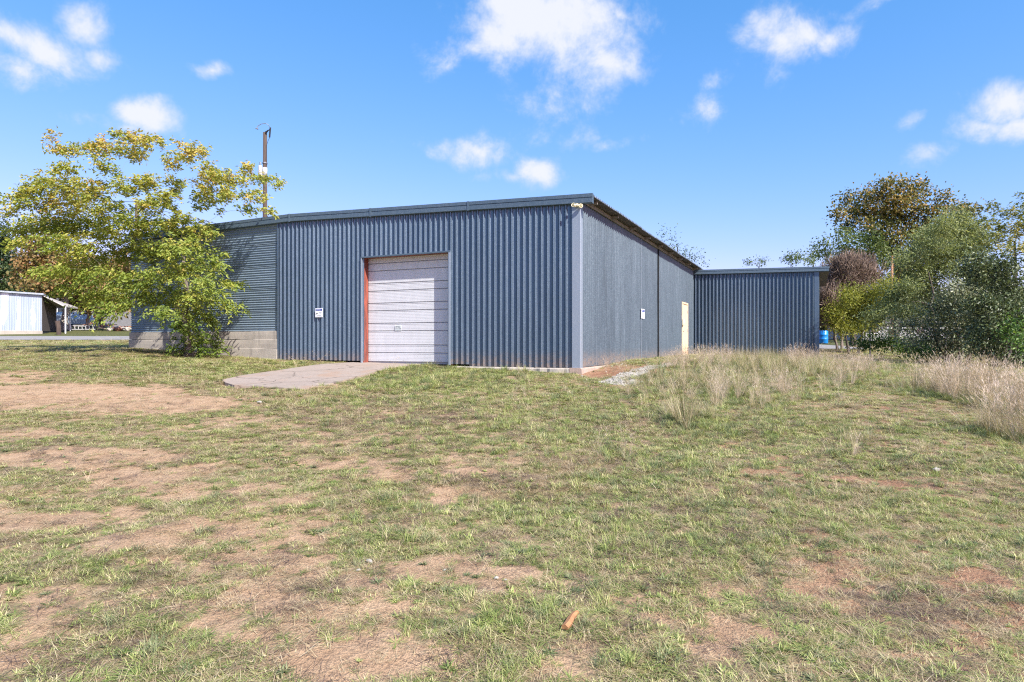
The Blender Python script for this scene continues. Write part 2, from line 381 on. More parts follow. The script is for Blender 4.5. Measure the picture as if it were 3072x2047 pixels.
M = {}
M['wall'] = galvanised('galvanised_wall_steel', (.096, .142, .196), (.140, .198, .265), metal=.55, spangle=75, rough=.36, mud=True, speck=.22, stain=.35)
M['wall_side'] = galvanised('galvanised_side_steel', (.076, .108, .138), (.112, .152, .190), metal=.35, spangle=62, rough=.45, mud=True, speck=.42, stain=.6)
M['wall_left'] = galvanised('galvanised_corrugated_steel', (.19, .255, .32), (.245, .315, .385), metal=.25, spangle=70, rough=.45, speck=.12, stain=.25)
M['trim'] = galvanised('folded_trim_steel', (.082, .122, .160), (.116, .158, .200), spangle=40, rough=.45, metal=.35, stain=.12)
M['corner'] = galvanised('corner_trim_steel', (.27, .315, .375), (.30, .345, .405), spangle=60, rough=.4, metal=.3, stain=.15)
M['roof'] = galvanised('roof_steel', (.3, .35, .4), (.45, .5, .55), rust=.5)
M['roof_under'] = plain('roof_underside', (.16, .145, .135), (.095, .07, .058), .6, .2, 3.0, (1, 6, 1))  # rusty brown, with the dark reflection from the ground put into the colour
M['door'] = None
def door_mat():
    m, nt, p = new_mat('white_door_enamel')
    v = wpos(nt); n = noise(nt, wpos(nt, (2, 2, .6)), 3.0, 5, .6)
    c = ramp(nt, n, [(.3, (.53, .535, .555)), (.7, (.60, .605, .625))])
    ch = noise(nt, wpos(nt, (1, 1, 2.0)), 16.0, 3, .5)
    g = node(nt, 'ShaderNodeNewGeometry'); sx = node(nt, 'ShaderNodeSeparateXYZ'); nt.links.new(g.outputs['Position'], sx.inputs[0])
    low = mrange(nt, sx.outputs[2], .26, .05)
    c = mixc(nt, mth(nt, 'MULTIPLY', mrange(nt, ch, .64, .68), low), c, (.33, .34, .33))
    nt.links.new(c, p.inputs['Base Color']); p.inputs['Roughness'].default_value = .42
    return m
M['door'] = door_mat()
M['groove'] = plain('door_joint_steel', (.36, .365, .39), (.31, .315, .34), .6)
def primer():
    m, nt, p = new_mat('red_oxide_primer')
    n = noise(nt, wpos(nt, (6, 6, 1.0)), 2.2, 6, .7)
    nt.links.new(ramp(nt, n, [(.32, (.07, .03, .028)), (.48, (.19, .055, .04)), (.62, (.33, .08, .05)), (.75, (.15, .06, .06))]), p.inputs['Base Color'])
    p.inputs['Roughness'].default_value = .55; bump(nt, p, n, .2, .01)
    return m
M['primer'] = primer()
M['white'] = plain('white_paint', (.82, .83, .85), (.72, .74, .78), .45)
M['black'] = plain('black_gap', (.012, .013, .016), None, .8)
M['concrete'] = None
def concrete_mat(name, c1, c2, c3):
    m, nt, p = new_mat(name)
    v = wpos(nt); n = noise(nt, v, 1.6, 6, .65); f = noise(nt, v, 26.0, 4, .7)
    c = ramp(nt, n, [(.25, c3), (.5, c2), (.75, c1)])
    c = mixc(nt, mrange(nt, f, .35, .7, 0, .4), c, tuple(x * .7 for x in c2))
    st = noise(nt, wpos(nt, (3, 3, .4)), 2.0, 5, .6)
    c = mixc(nt, mrange(nt, st, .55, .75, 0, .5), c, tuple(x * .55 for x in c3))
    nt.links.new(c, p.inputs['Base Color']); p.inputs['Roughness'].default_value = .9
    bump(nt, p, mth(nt, 'ADD', f, mth(nt, 'MULTIPLY', n, 2.0)), .5, .012)
    return m
M['concrete'] = concrete_mat('weathered_concrete', (.44, .395, .335), (.365, .33, .285), (.27, .243, .21))
M['slab'] = concrete_mat('slab_concrete', (.42, .32, .26), (.38, .29, .24), (.30, .22, .18))
def apron_mat(*a):
    m = concrete_mat(*a); nt = m.node_tree; p = nt.nodes['Principled BSDF']
    old = p.inputs['Base Color'].links[0].from_socket
    c = mixc(nt, mrange(nt, noise(nt, wpos(nt), .9, 6, .7), .52, .68, 0, .65), old, (.30, .195, .13))
    vo = node(nt, 'ShaderNodeTexVoronoi', feature='DISTANCE_TO_EDGE'); vo.inputs['Scale'].default_value = .55
    wp = node(nt, 'ShaderNodeVectorMath', operation='MULTIPLY_ADD'); nz = node(nt, 'ShaderNodeTexNoise'); nz.inputs['Scale'].default_value = 2.0; nt.links.new(wpos(nt), nz.inputs['Vector'])
    nt.links.new(nz.outputs['Color'], wp.inputs[0]); wp.inputs[1].default_value = (.5, .5, .5); nt.links.new(wpos(nt), wp.inputs[2]); nt.links.new(wp.outputs[0], vo.inputs['Vector'])
    c = mixc(nt, mrange(nt, vo.outputs['Distance'], .012, .004, 0, .7), c, (.09, .07, .055))
    nt.links.new(c, p.inputs['Base Color']); return m
M['apron'] = apron_mat('apron_concrete', (.33, .265, .222), (.305, .247, .207), (.255, .205, .17))
M['bark'] = plain('bark', (.22, .18, .15), (.09, .075, .065), .9, 0, 9.0, (3, 3, .6), .6)
M['bark_dark'] = plain('dark_bark', (.10, .08, .07), (.04, .033, .03), .9, 0, 9.0, (3, 3, .6), .6)
M['bark_pale'] = plain('pale_bark', (.42, .38, .33), (.22, .19, .16), .85, 0, 5.0, (2, 2, .8), .4)
M['pole'] = plain('creosoted_pole_wood', (.10, .066, .05), (.04, .028, .024), .85, 0, 5.0, (6, 6, .3), .4)
M['pole_orange'] = plain('weathered_orange_pole', (.40, .20, .10), (.26, .14, .08), .8, 0, 5.0, (6, 6, .3), .3)
M['metal_grey'] = plain('grey_metal', (.30, .31, .33), (.2, .2, .22), .45, .6)
M['cream'] = plain('cream_plastic', (.72, .66, .47), (.62, .56, .40), .45)
M['lens'] = plain('lamp_glass', (.30, .27, .14), (.20, .18, .10), .12)
M['tan_door'] = plain('tan_door_paint', (.80, .58, .40), (.74, .52, .36), .5)
M['fence_wire'] = plain('fence_wire', (.35, .36, .37), None, .4, .7)

def leaf_mat(name, stops, trans=.38, rough=.5):
    m, nt, p = new_mat(name); L = nt.links.new
    at_ = node(nt, 'ShaderNodeAttribute', attribute_name='tint')
    c = ramp(nt, at_.outputs['Fac'], stops)
    L(c, p.inputs['Base Color']); p.inputs['Roughness'].default_value = rough
    p.inputs['Specular IOR Level'].default_value = .35
    t = node(nt, 'ShaderNodeBsdfTranslucent'); L(mixc(nt, 1.0, c, (1.1, 1.05, .6), 'MULTIPLY'), t.inputs[0])
    mx = node(nt, 'ShaderNodeMixShader'); mx.inputs[0].default_value = trans
    L(p.outputs[0], mx.inputs[1]); L(t.outputs[0], mx.inputs[2]); L(mx.outputs[0], nt.nodes['Material Output'].inputs[0])
    return m

# ------------------------------------------------------------------ ground
def ground_material():
    m, nt, p = new_mat('ground_soil'); L = nt.links.new
    def att(n): return node(nt, 'ShaderNodeAttribute', attribute_name=n).outputs['Fac']
    v = wpos(nt)
    big = noise(nt, v, .5, 5, .6); mid = noise(nt, v, 4.0, 6, .65); fine = noise(nt, v, 45.0, 4, .7)
    soil = ramp(nt, mid, [(.25, (.35, .22, .132)), (.5, (.46, .31, .193)), (.75, (.54, .385, .252))])
    red = ramp(nt, mid, [(.25, (.20, .092, .052)), (.5, (.30, .152, .09)), (.75, (.38, .22, .138))])
    soil = mixc(nt, att('red'), soil, red)
    grit = noise(nt, v, 110.0, 3, .7)
    soil = mixc(nt, mrange(nt, fine, .3, .60, .5, 0), soil, (.13, .08, .05))
    soil = mixc(nt, mrange(nt, grit, .60, .72, 0, .6), soil, (.10, .06, .04))
    soil = mixc(nt, mrange(nt, grit, .40, .28, 0, .5), soil, (.42, .31, .23))
    thatch = ramp(nt, mth(nt, 'ADD', mth(nt, 'MULTIPLY', fine, .55), mth(nt, 'MULTIPLY', mid, .45)), [(.3, (.14, .107, .06)), (.5, (.29, .22, .13)), (.7, (.45, .345, .22))])
    green = ramp(nt, fine, [(.3, (.045, .05, .018)), (.55, (.10, .105, .038)), (.75, (.18, .17, .07))])
    thatch = mixc(nt, att('lush'), thatch, green)
    m12 = noise(nt, v, 13.0, 4, .65)
    cov = mth(nt, 'ADD', mth(nt, 'ADD', att('cover'), mth(nt, 'MULTIPLY', mth(nt, 'SUBTRACT', fine, .5), .9)), mth(nt, 'MULTIPLY', mth(nt, 'SUBTRACT', m12, .5), 1.3))
    col = mixc(nt, mrange(nt, cov, .45, .72), soil, thatch)
    white = ramp(nt, fine, [(.3, (.27, .235, .20)), (.6, (.50, .47, .43))])
    col = mixc(nt, mrange(nt, mth(nt, 'ADD', att('gravel'), mth(nt, 'MULTIPLY', mth(nt, 'SUBTRACT', mid, .5), .8)), .45, .6), col, white)
    # pebbles and litter
    vo = node(nt, 'ShaderNodeTexVoronoi'); vo.inputs['Scale'].default_value = 11.0; L(v, vo.inputs['Vector'])
    col = mixc(nt, mrange(nt, vo.outputs['Distance'], .10, .06, 0, .55), col, (.5, .42, .34))
    L(col, p.inputs['Base Color']); p.inputs['Roughness'].default_value = .95; p.inputs['Specular IOR Level'].default_value = .15
    bump(nt, p, mth(nt, 'ADD', mth(nt, 'MULTIPLY', fine, .9), mid), 1.0, .035)
    return m
def graded(a, b, d0, far_lo, far_hi, g=1.10):
    xs = list(np.arange(a, b + 1e-6, d0)); d = d0; x = b
    while x < far_hi: d *= g; x += d; xs.append(x)
    d = d0; x = a
    while x > far_lo: d *= g; x -= d; xs.insert(0, x)
    return np.array(xs)
gx = graded(-9, 9, .075, -700, 700, 1.08); gy = graded(2.2, 19, .075, -300, 900, 1.08)
X, Yg = np.meshgrid(gx, gy); Xf, Yf = X.ravel(), Yg.ravel()
Z = height(Xf, Yf)
ins = in_poly(Xf, Yf, apron_xy); Z = np.where(ins, Z - .07, Z)
Z = np.where(blocked(Xf, Yf, -.35), Z - .15, Z)
ry0 = np.interp(Xf, ROAD['x'], ROAD['y0']); ry1 = np.interp(Xf, ROAD['x'], ROAD['y1'])
onroad = (Yf > ry0) & (Yf < ry1) & (Xf < 20) & (Xf > -140)
Z = np.where(onroad, h_base(Xf, Yf) - .02, Z)
nx, ny = len(gx), len(gy)
me = bpy.data.meshes.new('ground')
co = np.stack([Xf, Yf, Z], 1).astype(np.float32)
ii = (np.arange(ny - 1)[:, None] * nx + np.arange(nx - 1)[None, :]).ravel()
quads = np.stack([ii, ii + 1, ii + 1 + nx, ii + nx], 1).astype(np.int32)
def fill_mesh(me, co, faces):
    k = faces.shape[1]; n = len(faces)
    me.vertices.add(len(co)); me.vertices.foreach_set('co', co.astype(np.float32).ravel())
    me.loops.add(n * k); me.loops.foreach_set('vertex_index', faces.astype(np.int32).ravel())
    me.polygons.add(n); me.polygons.foreach_set('loop_start', np.arange(0, n * k, k, dtype=np.int32))
    me.update(calc_edges=True)
fill_mesh(me, co, quads)
me.polygons.foreach_set('use_smooth', np.ones(len(quads), bool))
nearm = (Yf > 1) & (Yf < 40) & (np.abs(Xf) < 40)
cov = np.full(Xf.shape, .95); lush_a = np.full(Xf.shape, 1.0); red_a = np.zeros(Xf.shape)
c_, l_, d_, t_ = fields(Xf[nearm], Yf[nearm])
cov[nearm] = c_; lush_a[nearm] = np.clip(.12 + .45 * l_ - .6 * d_, 0, .7) + sstep(31, 36, Yf[nearm]) * .3
# red, damper soil towards the right and by the slab corner
red_a = np.clip(sstep(.5, 3.0, Xf) * .75 + sstep(1.2, .2, np.hypot(Xf - gp(1800, 1125).x, Yf - gp(1800, 1125).y)) * .5, 0, 1)
shoulder = ((Yf > ry0 - 1.3) & (Yf < ry0) | (Yf > ry1) & (Yf < ry1 + 1.2)) & (Xf < 10)
pale_left = (Xf < -24) & (Yf > 26) & (Yf < ry0)
cov = np.where(shoulder, .1, cov); cov = np.where(pale_left, .15 + .5 * vnoise(Xf * .4, Yf * .6, 5), cov)
grav = in_poly(Xf, Yf, grav_xy) * 1.0; grav = np.where(shoulder, .42, grav)
for nm, arr in (('cover', cov), ('lush', lush_a), ('red', red_a), ('gravel', grav)):
    a_ = me.attributes.new(nm, 'FLOAT', 'POINT'); a_.data.foreach_set('value', arr.astype(np.float32))
ground = link_mesh('ground', me, ground_material()); tag(ground, kind='structure')

# road: crowned strip with ragged edges
def asphalt():
    m, nt, p = new_mat('old_asphalt')
    v = wpos(nt); n = noise(nt, v, .8, 5, .6); f = noise(nt, v, 30, 3, .7)
    c = ramp(nt, n, [(.3, (.20, .19, .185)), (.7, (.28, .265, .255))])
    c = mixc(nt, mrange(nt, f, .4, .7, 0, .4), c, (.14, .135, .13))
    nt.links.new(c, p.inputs['Base Color']); p.inputs['Roughness'].default_value = .9
    return m
mb = MB(); xs = np.concatenate([np.linspace(-140, -45, 30), np.linspace(-44, 20, 80)])
rows = []
for i, x in enumerate(xs):
    y0 = float(np.interp(x, ROAD['x'], ROAD['y0'])) + random.uniform(-.08, .08); y1 = float(np.interp(x, ROAD['x'], ROAD['y1'])) + random.uniform(-.08, .08)
    for k in range(7):
        y = y0 + (y1 - y0) * k / 6
        mb.v.append((x, y, float(h_base(np.array(x), np.array(y))) + .02 + .03 * math.sin(math.pi * k / 6)))
for i in range(len(xs) - 1):
    for k in range(6):
        a = i * 7 + k; mb.f.append((a, a + 7, a + 8, a + 1)); mb.m.append(0)
road = mb.build('road', asphalt(), smooth=True); tag(road, 'old grey asphalt road running behind the metal building', kind='structure')

# concrete apron in front of the roller door
bm = bmesh.new(); vs = []
lx0, _ = 0, 0
for i, (x, y) in enumerate(apron_xy):
    jx, jy = (0, 0) if i in (0, len(apron_xy) - 1) else (random.uniform(-.05, .05), random.uniform(-.05, .05))
    lx, ly = to_local(x, y)
    if i in (0, len(apron_xy) - 1): x += SA * .33 * (1); y += CA * .33
    vs.append(bm.verts.new((x + jx, y + jy, float(h_base(np.array(x), np.array(y))) + (.012 if ly > -.6 else .028))))
f = bm.faces.new(vs)
r_ = bmesh.ops.triangulate(bm, faces=[f])
bmesh.ops.subdivide_edges(bm, edges=bm.edges[:], cuts=3, use_grid_fill=True)
for v in bm.verts:
    if v.co.y < 16.5: v.co.z = float(h_base(np.array(v.co.x), np.array(v.co.y))) + .028
ext = bmesh.ops.extrude_face_region(bm, geom=bm.faces[:])
for v in [g for g in ext['geom'] if isinstance(g, bmesh.types.BMVert)]: v.co.z -= .14
bmesh.ops.recalc_face_normals(bm, faces=bm.faces)
me = bpy.data.meshes.new('driveway_apron'); bm.to_mesh(me); bm.free()
apron = link_mesh('driveway_apron', me, M['apron']); tag(apron, 'pinkish concrete apron sloping from the white door into the grass', kind='structure')

# ------------------------------------------------------------------ main building
B = empty('metal_warehouse', (CX, CY, 0), -A)
tag(B, 'long low warehouse clad in blue-grey galvanised sheets with a white sectional door', 'warehouse')
S_SEAM = fs(828); S_RIDGE = fs(875); S_L = WALL_L
EAVE = .36; DEPTH = 23.0
Z_E = 3.93; Z_R = fz(875, 643) - .015; Z_L = fz(390, 706)
def roof_z(s):
    return Z_E + (Z_R - Z_E) * (EAVE - s) / (EAVE - S_RIDGE) if s > S_RIDGE else Z_L + (Z_R - Z_L) * (s - S_L) / (S_RIDGE - S_L)
PITCH, RIB = .1555, .048
def rib_profile(n):
    """one cladding sheet: n ribs; (offset along the wall, depth towards the outside)"""
    p = []
    for i in range(n):
        o = i * PITCH
        p += [(o, 0), (o + .074, 0), (o + .0845, RIB * .86), (o + .0905, RIB), (o + .105, RIB), (o + .1115, RIB * .93), (o + .117, RIB * .78), (o + .1215, RIB * .5), (o + .1295, 0)]
    p.append((n * PITCH, 0)); return p
def clad(name, prof, s0, zb, zt, out, parent, mat, wob=0.0, lap=.0):
    """prof along +s from s0; zb and zt are functions of s or numbers; out(s, d) gives local xy"""
    mb = MB(); n = len(prof); nz = 9
    for j in range(nz):
        for (o, d) in prof:
            s = s0 + o; z0 = zb(s) if callable(zb) else zb; z1 = zt(s) if callable(zt) else zt
            z = z0 + (z1 - z0) * j / (nz - 1)
            w = wob * math.sin(z * 2.1 + s0 * 3.3) + wob * .6 * math.sin(z * 5.3 + s0 * 1.7)
            x, y = out(s + w * .5, d + lap + w); mb.v.append((x, y, z))
    for j in range(nz - 1):
        for i in range(n - 1):
            a = j * n + i; mb.f.append((a, a + 1, a + 1 + n, a + n)); mb.m.append(0)
    me = bpy.data.meshes.new(name); me.from_pydata(mb.v, [], mb.f); me.polygons.foreach_set('use_smooth', [True] * len(mb.f))
    return link_mesh(name, me, mat, parent)
front_out = lambda s, d: (s, -d)
side_out = lambda t, d: (d, t)

# roller-door opening
D_L, D_R = fs(1089), fs(1349); D_TOP = 2.82; D_Y = .22
SLAB_B = lambda s: (-.075 if s > D_R else -.03 if s > D_L else .02)
# front sheets, five ribs each, laid from the corner to the seam
SW = 6; wid = SW * PITCH
s = -.10; k = 0
edges = []
while s > S_SEAM + .05:
    s0 = max(s - wid, S_SEAM + .0); n = max(1, int(round((s - s0) / PITCH))); s0 = s - n * PITCH
    if s0 < S_SEAM - .02: n -= 1; s0 += PITCH
    if n < 1: break
    edges.append((s0, s, n)); s = s0
for (s0, s1, n) in edges:
    prof = rib_profile(n); lap = .0012 * (len(edges) % 2)
    segs = []
    # split at the door opening
    ribs_in = [i for i in range(n) if s0 + i * PITCH > D_L - .08 and s0 + (i + 1) * PITCH < D_R + .10]
    full = [i for i in range(n) if i not in ribs_in]
    def run(lst):
        out = []; cur = []
        for i in lst:
            if cur and i != cur[-1] + 1: out.append(cur); cur = []
            cur.append(i)
        if cur: out.append(cur)
        return out
    zt = lambda q: roof_z(q) - .13
    for c_ in run(full):
        a = s0 + c_[0] * PITCH
        clad('wall_sheet', rib_profile(len(c_)), a, SLAB_B(a + .05), zt, front_out, B, M['wall'], .0016)
    for c_ in run(ribs_in):
        a = s0 + c_[0] * PITCH
        clad('wall_sheet', rib_profile(len(c_)), a, D_TOP + .012, zt, front_out, B, M['wall'], .0012)
s_first = edges[-1][0]
# flat backing behind the sheets so nothing shows through at gaps
mb = MB()
mb.box((S_L + .1, .36, -.3), (-.06, .40, 3.72)); mb.build('inner_wall', M['black'], B)

# the horizontal corrugated part on its concrete stem wall
def corrugated_h(name, s0, s1, z0, z1, y, mat, parent, amp=.017, wl=.072):
    n = int(round((z1 - z0) / wl)); wl = (z1 - z0) / n; mb = MB(); seg = 8
    for i in range(n * seg + 1):
        z = z0 + wl * i / seg; d = amp * math.cos(2 * math.pi * i / seg)
        for q in range(7):
            sq = s0 + (s1 - s0) * q / 6
            zt = min(z, roof_z(sq) - .06)
            mb.v.append((sq, y - d + .002 * math.sin(sq * 2.3 + z * 3.1), zt))
    for i in range(n * seg):
        for q in range(6):
            a = i * 7 + q; mb.f.append((a, a + 1, a + 8, a + 7)); mb.m.append(0)
    me = bpy.data.meshes.new(name); me.from_pydata(mb.v, [], mb.f); me.polygons.foreach_set('use_smooth', [True] * len(mb.f))
    return link_mesh(name, me, mat, parent)
ZB = .84; rowh = .66
zs = [ZB + rowh * i for i in range(5)] + [4.06]
cols = [S_L, S_L + (S_SEAM - S_L) * .34, S_L + (S_SEAM - S_L) * .70, s_first + .012]
for r in range(5):
    for c in range(3):
        corrugated_h('corrugated_sheet', cols[c] - (.05 if c else 0), cols[c + 1], zs[r] - .03, zs[r + 1], .045 - .004 * r - .003 * (c % 2), M['wall_left'], B)
mb = MB(); mb.box((s_first - .012, -.036, .0), (s_first + .03, .06, roof_z(s_first) - .1)); mb.build('seam_trim', M['wall'], B, .004)
# stem wall in three courses, each a bit proud of the one above, broken edges
zc = [(.62, .855, .012), (.34, .61, .035), (-.3, .335, .06)]
for i, (z0, z1, pr) in enumerate(zc):
    mb = MB(); n = 46; a0, a1 = S_L - .02, s_first - .015
    if i == 2: a0 = a0 + (a1 - a0) * 0.0
    for q in range(n + 1):
        sq = a0 + (a1 - a0) * q / n; j = .008 * math.sin(sq * 1.9 + i) + random.uniform(-.003, .003); jb = .006 * math.sin(sq * 2.7 + 2 * i) + random.uniform(-.003, .003)
        for (yy, zz) in ((-pr + j * .5, z0 + jb), (-pr + j * .5 - .004, (z0 + z1) / 2), (-pr + j * .5, z1 + j - .01), (-pr + .02, z1 + j), (.30, z1 + j), (.30, z0 + jb)):
            mb.v.append((sq, yy, zz))
    for q in range(n):
        for e in range(6):
            a = q * 6 + e; b = q * 6 + (e + 1) % 6; mb.f.append((a, b, b + 6, a + 6)); mb.m.append(0)
    mb.f += [tuple(range(6)), tuple(n * 6 + e for e in reversed(range(6)))]; mb.m += [0, 0]
    mb.build('concrete_course', M['concrete'], B, smooth=False)
# left end wall
mb = MB(); mb.box((S_L, .06, .0), (S_L + .1, DEPTH, 4.0)); mb.build('end_wall', M['wall_left'], B)
mb = MB(); mb.box((S_L, DEPTH, -.2), (0, DEPTH + .1, 3.8)); mb.build('rear_wall', M['wall_left'], B)

# door: reveal, head, white edge trims, sectional panels
mb = MB()
mb.box((D_L - .10, .004, -.06), (D_L, D_Y + .06, D_TOP + .02))
mb.box((D_R, .004, -.06), (D_R + .10, D_Y + .06, D_TOP + .02))
mb.box((D_L, .004, D_TOP), (D_R, D_Y + .06, D_TOP + .10))
mb.build('door_frame', M['primer'], B, .004)
mb = MB(); mb.box((D_L - .035, -.058, -.05), (D_L + .004, -.006, D_TOP + .03)); mb.build('door_edge_trim', M['corner'], B, .003)
mb = MB(); mb.box((D_R - .004, -.058, -.06), (D_R + .05, -.006, D_TOP + .03)); mb.build('door_edge_trim', M['corner'], B, .003)
mb = MB(); mb.box((D_L - .035, -.062, D_TOP - .005), (D_R + .05, -.006, D_TOP + .035)); mb.build('door_head_trim', M['trim'], B, .003)
od = MB().box((D_L + .004, D_Y + .03, -.05), (D_R - .004, D_Y + .05, D_TOP)).build('overhead_door', M['groove'], B)
tag(od, 'white ribbed sectional overhead door')
zz = [0.0, .24, .45, .83, 1.04, 1.385, 1.59, 1.925, 2.13, 2.475, 2.68, 2.835]
for i in range(len(zz) - 1):
    z0, z1 = zz[i] + .008, zz[i + 1] - .008
    if i == 0: z0 = .004
    prof = [(z0, .026), (z0 + .006, .006)]
    nr = max(3, int((z1 - z0) / .042)); pz = (z1 - z0 - .05) / nr
    for r in range(nr):
        b = z0 + .018 + r * pz; prof += [(b, .004), (b + pz * .72, .004), (b + pz * .80, .0075), (b + pz * .95, .0075)]
    prof += [(z1 - .028, .004), (z1 - .020, .0), (z1 - .006, .002), (z1, .026)]
    mb = MB(); a0, a1 = D_L + .012, D_R - .012
    for (z, d) in prof:
        mb.v += [(a0, D_Y + d, z), (a1, D_Y + d, z)]
    for r in range(len(prof) - 1):
        mb.f.append((2 * r, 2 * r + 1, 2 * r + 3, 2 * r + 2)); mb.m.append(0)
    mb.build('door_panel', M['door'], od)

# corner trim, side wall sheets, side door
mb = MB()
zt = roof_z(0) - .14
mb.hexa([(-.155, -.058, -.09), (.052, -.058, -.09), (.052, -.01, -.09), (-.155, -.01, -.09), (-.155, -.046, zt), (.052, -.046, zt), (.052, -.01, zt), (-.155, -.01, zt)])
mb.box((.012, -.01, -.09), (.052, .12, zt))
mb.build('corner_trim', M['corner'], B, .006)
T_SEAM = st(1971); T_D0, T_D1 = st(2045), st(2061); Z_DT = 2.17
t = .10
zt_side = roof_z(.0) - .10
while t < DEPTH - 1:
    n = SW
    a, b = t, t + n * PITCH
    if a < T_SEAM < b - .02:
        n = max(1, int((T_SEAM - a) / PITCH)); b = a + n * PITCH
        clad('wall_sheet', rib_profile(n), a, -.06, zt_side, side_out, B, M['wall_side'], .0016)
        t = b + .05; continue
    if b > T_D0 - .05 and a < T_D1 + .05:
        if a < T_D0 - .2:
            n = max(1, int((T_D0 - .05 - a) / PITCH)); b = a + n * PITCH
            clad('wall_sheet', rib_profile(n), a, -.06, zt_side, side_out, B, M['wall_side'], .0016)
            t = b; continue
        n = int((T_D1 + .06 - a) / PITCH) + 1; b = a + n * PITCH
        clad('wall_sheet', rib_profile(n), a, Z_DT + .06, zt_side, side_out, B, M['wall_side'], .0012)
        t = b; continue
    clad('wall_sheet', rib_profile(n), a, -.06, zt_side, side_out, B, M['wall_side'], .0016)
    t = b
MB().box((.02, T_SEAM, -.04), (RIB + .016, T_SEAM + .045, zt_side)).build('joint_strip', M['black'], B)
MB().box((.02, st(1919), -.04), (RIB + .010, st(1919) + .03, zt_side)).build('joint_strip', M['corner'], B)
mb = MB(); mb.box((-.09, .02, -.3), (-.03, DEPTH, 3.66)); mb.build('inner_wall', M['black'], B)
sd = MB().box((-.02, T_D0 + .03, -.02), (.018, T_D1 - .03, Z_DT - .02)).build('side_door', M['tan_door'], B, .003)
tag(sd, 'tan painted side door')
mb = MB(); mb.box((-.03, T_D0 - .05, -.04), (.045, T_D0 + .03, Z_DT + .05)); mb.box((-.03, T_D1 - .03, -.04), (.045, T_D1 + .05, Z_DT + .05)); mb.box((-.03, T_D0 + .03, Z_DT - .02), (.045, T_D1 - .03, Z_DT + .05))
mb.build('door_casing', M['tan_door'], B, .003)
for z in (.25, 1.05, 1.85):
    MB().box((.018, T_D1 - .06, z - .06), (.032, T_D1 - .03, z + .06)).build('hinge', M['metal_grey'], sd)
MB().lathe([(.0, .02), (.022, .03), (.028, .05), (.02, .062), (.0, .064)], 12, 'x', (.016, T_D0 + .12, 1.0)).build('door_knob', M['metal_grey'], sd, smooth=True)
# slab edge and the timber strip under the eave
mb = MB(); n = 60
for q in range(n + 1):
    tq = -.10 + (ANNEX_T + .1) * q / n; j = random.uniform(-.015, .015)
    for (xx, z) in ((.06 + j, -.075), (.085 + j, -.10), (.10 + j * 2, -.5), (-.2, -.5), (-.2, -.075)): mb.v.append((xx, tq, z))
for q in range(n):
    for e in range(5):
        a = q * 5 + e; b = q * 5 + (e + 1) % 5; mb.f.append((a, b, b + 5, a + 5)); mb.m.append(0)
mb.f += [tuple(range(5)), tuple(n * 5 + e for e in reversed(range(5)))]; mb.m += [0, 0]
mb.build('slab_edge', M['slab'], B)
mb = MB(); n = 40
for q in range(n + 1):
    sq = .09 + (D_R + .1 - .09) * q / n; j = random.uniform(-.02, .02)
    for (yy, z) in ((-.05 + j, -.082), (-.085 + j, -.11), (-.10 + j * 2, -.45), (.2, -.45), (.2, -.082)): mb.v.append((sq, yy, z))
for q in range(n):
    for e in range(5):
        a = q * 5 + e; b = q * 5 + (e + 1) % 5; mb.f.append((a, b, b + 5, a + 5)); mb.m.append(0)
mb.f += [tuple(range(5)), tuple(n * 5 + e for e in reversed(range(5)))]; mb.m += [0, 0]
mb.build('slab_edge', M['concrete'], B)
M['soffit_wood'] = plain('weathered_eave_timber', (.27, .25, .21), (.17, .155, .13), .85, 0, 4.0, (1, .4, 6))
MB().box((.045, -.02, roof_z(.1) - .165), (.085, ANNEX_T + .1, roof_z(.1) - .07)).build('eave_board', M['soffit_wood'], B, .004)
for q in range(9):                                       # lookout joists carrying the overhang
    tq = .5 + q * 1.85
    MB().hexa([(.085, tq, roof_z(.1) - .16), (EAVE - .08, tq, roof_z(EAVE) - .13), (EAVE - .08, tq + .05, roof_z(EAVE) - .13), (.085, tq + .05, roof_z(.1) - .16),
               (.085, tq, roof_z(.085) - .07), (EAVE - .08, tq, roof_z(EAVE - .08) - .07), (EAVE - .08, tq + .05, roof_z(EAVE - .08) - .07), (.085, tq + .05, roof_z(.085) - .07)]).build('rafter_tail', M['soffit_wood'], B)

# roof sheets, ribs running down the slope, with thickness and a separate underside
def roof_sheet(t0, n, sa, sb, name='roof_sheet'):
    prof = rib_profile(n); mb = MB(); m = len(prof)
    for lay in (0, 1):
        for sx in (sa, sb):
            for (o, d) in prof:
                mb.v.append((sx, t0 + o, roof_z(sx) - .055 + d * .9 - .004 * lay))
    for i in range(m - 1):
        mb.f.append((i, i + 1, m + i + 1, m + i)); mb.m.append(0)
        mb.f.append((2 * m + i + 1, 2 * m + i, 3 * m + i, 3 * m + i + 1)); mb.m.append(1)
        mb.f.append((m + i, m + i + 1, 3 * m + i + 1, 3 * m + i)); mb.m.append(0)
        mb.f.append((i + 1, i, 2 * m + i, 2 * m + i + 1)); mb.m.append(0)
    me = bpy.data.meshes.new(name); me.from_pydata(mb.v, [], mb.f); me.polygons.foreach_set('material_index', mb.m)
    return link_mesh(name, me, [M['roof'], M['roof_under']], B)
t = -.07
while t < DEPTH:
    roof_sheet(t, SW, S_RIDGE, EAVE + random.uniform(-.015, .015)); roof_sheet(t, SW, S_L - .15, S_RIDGE); t += SW * PITCH
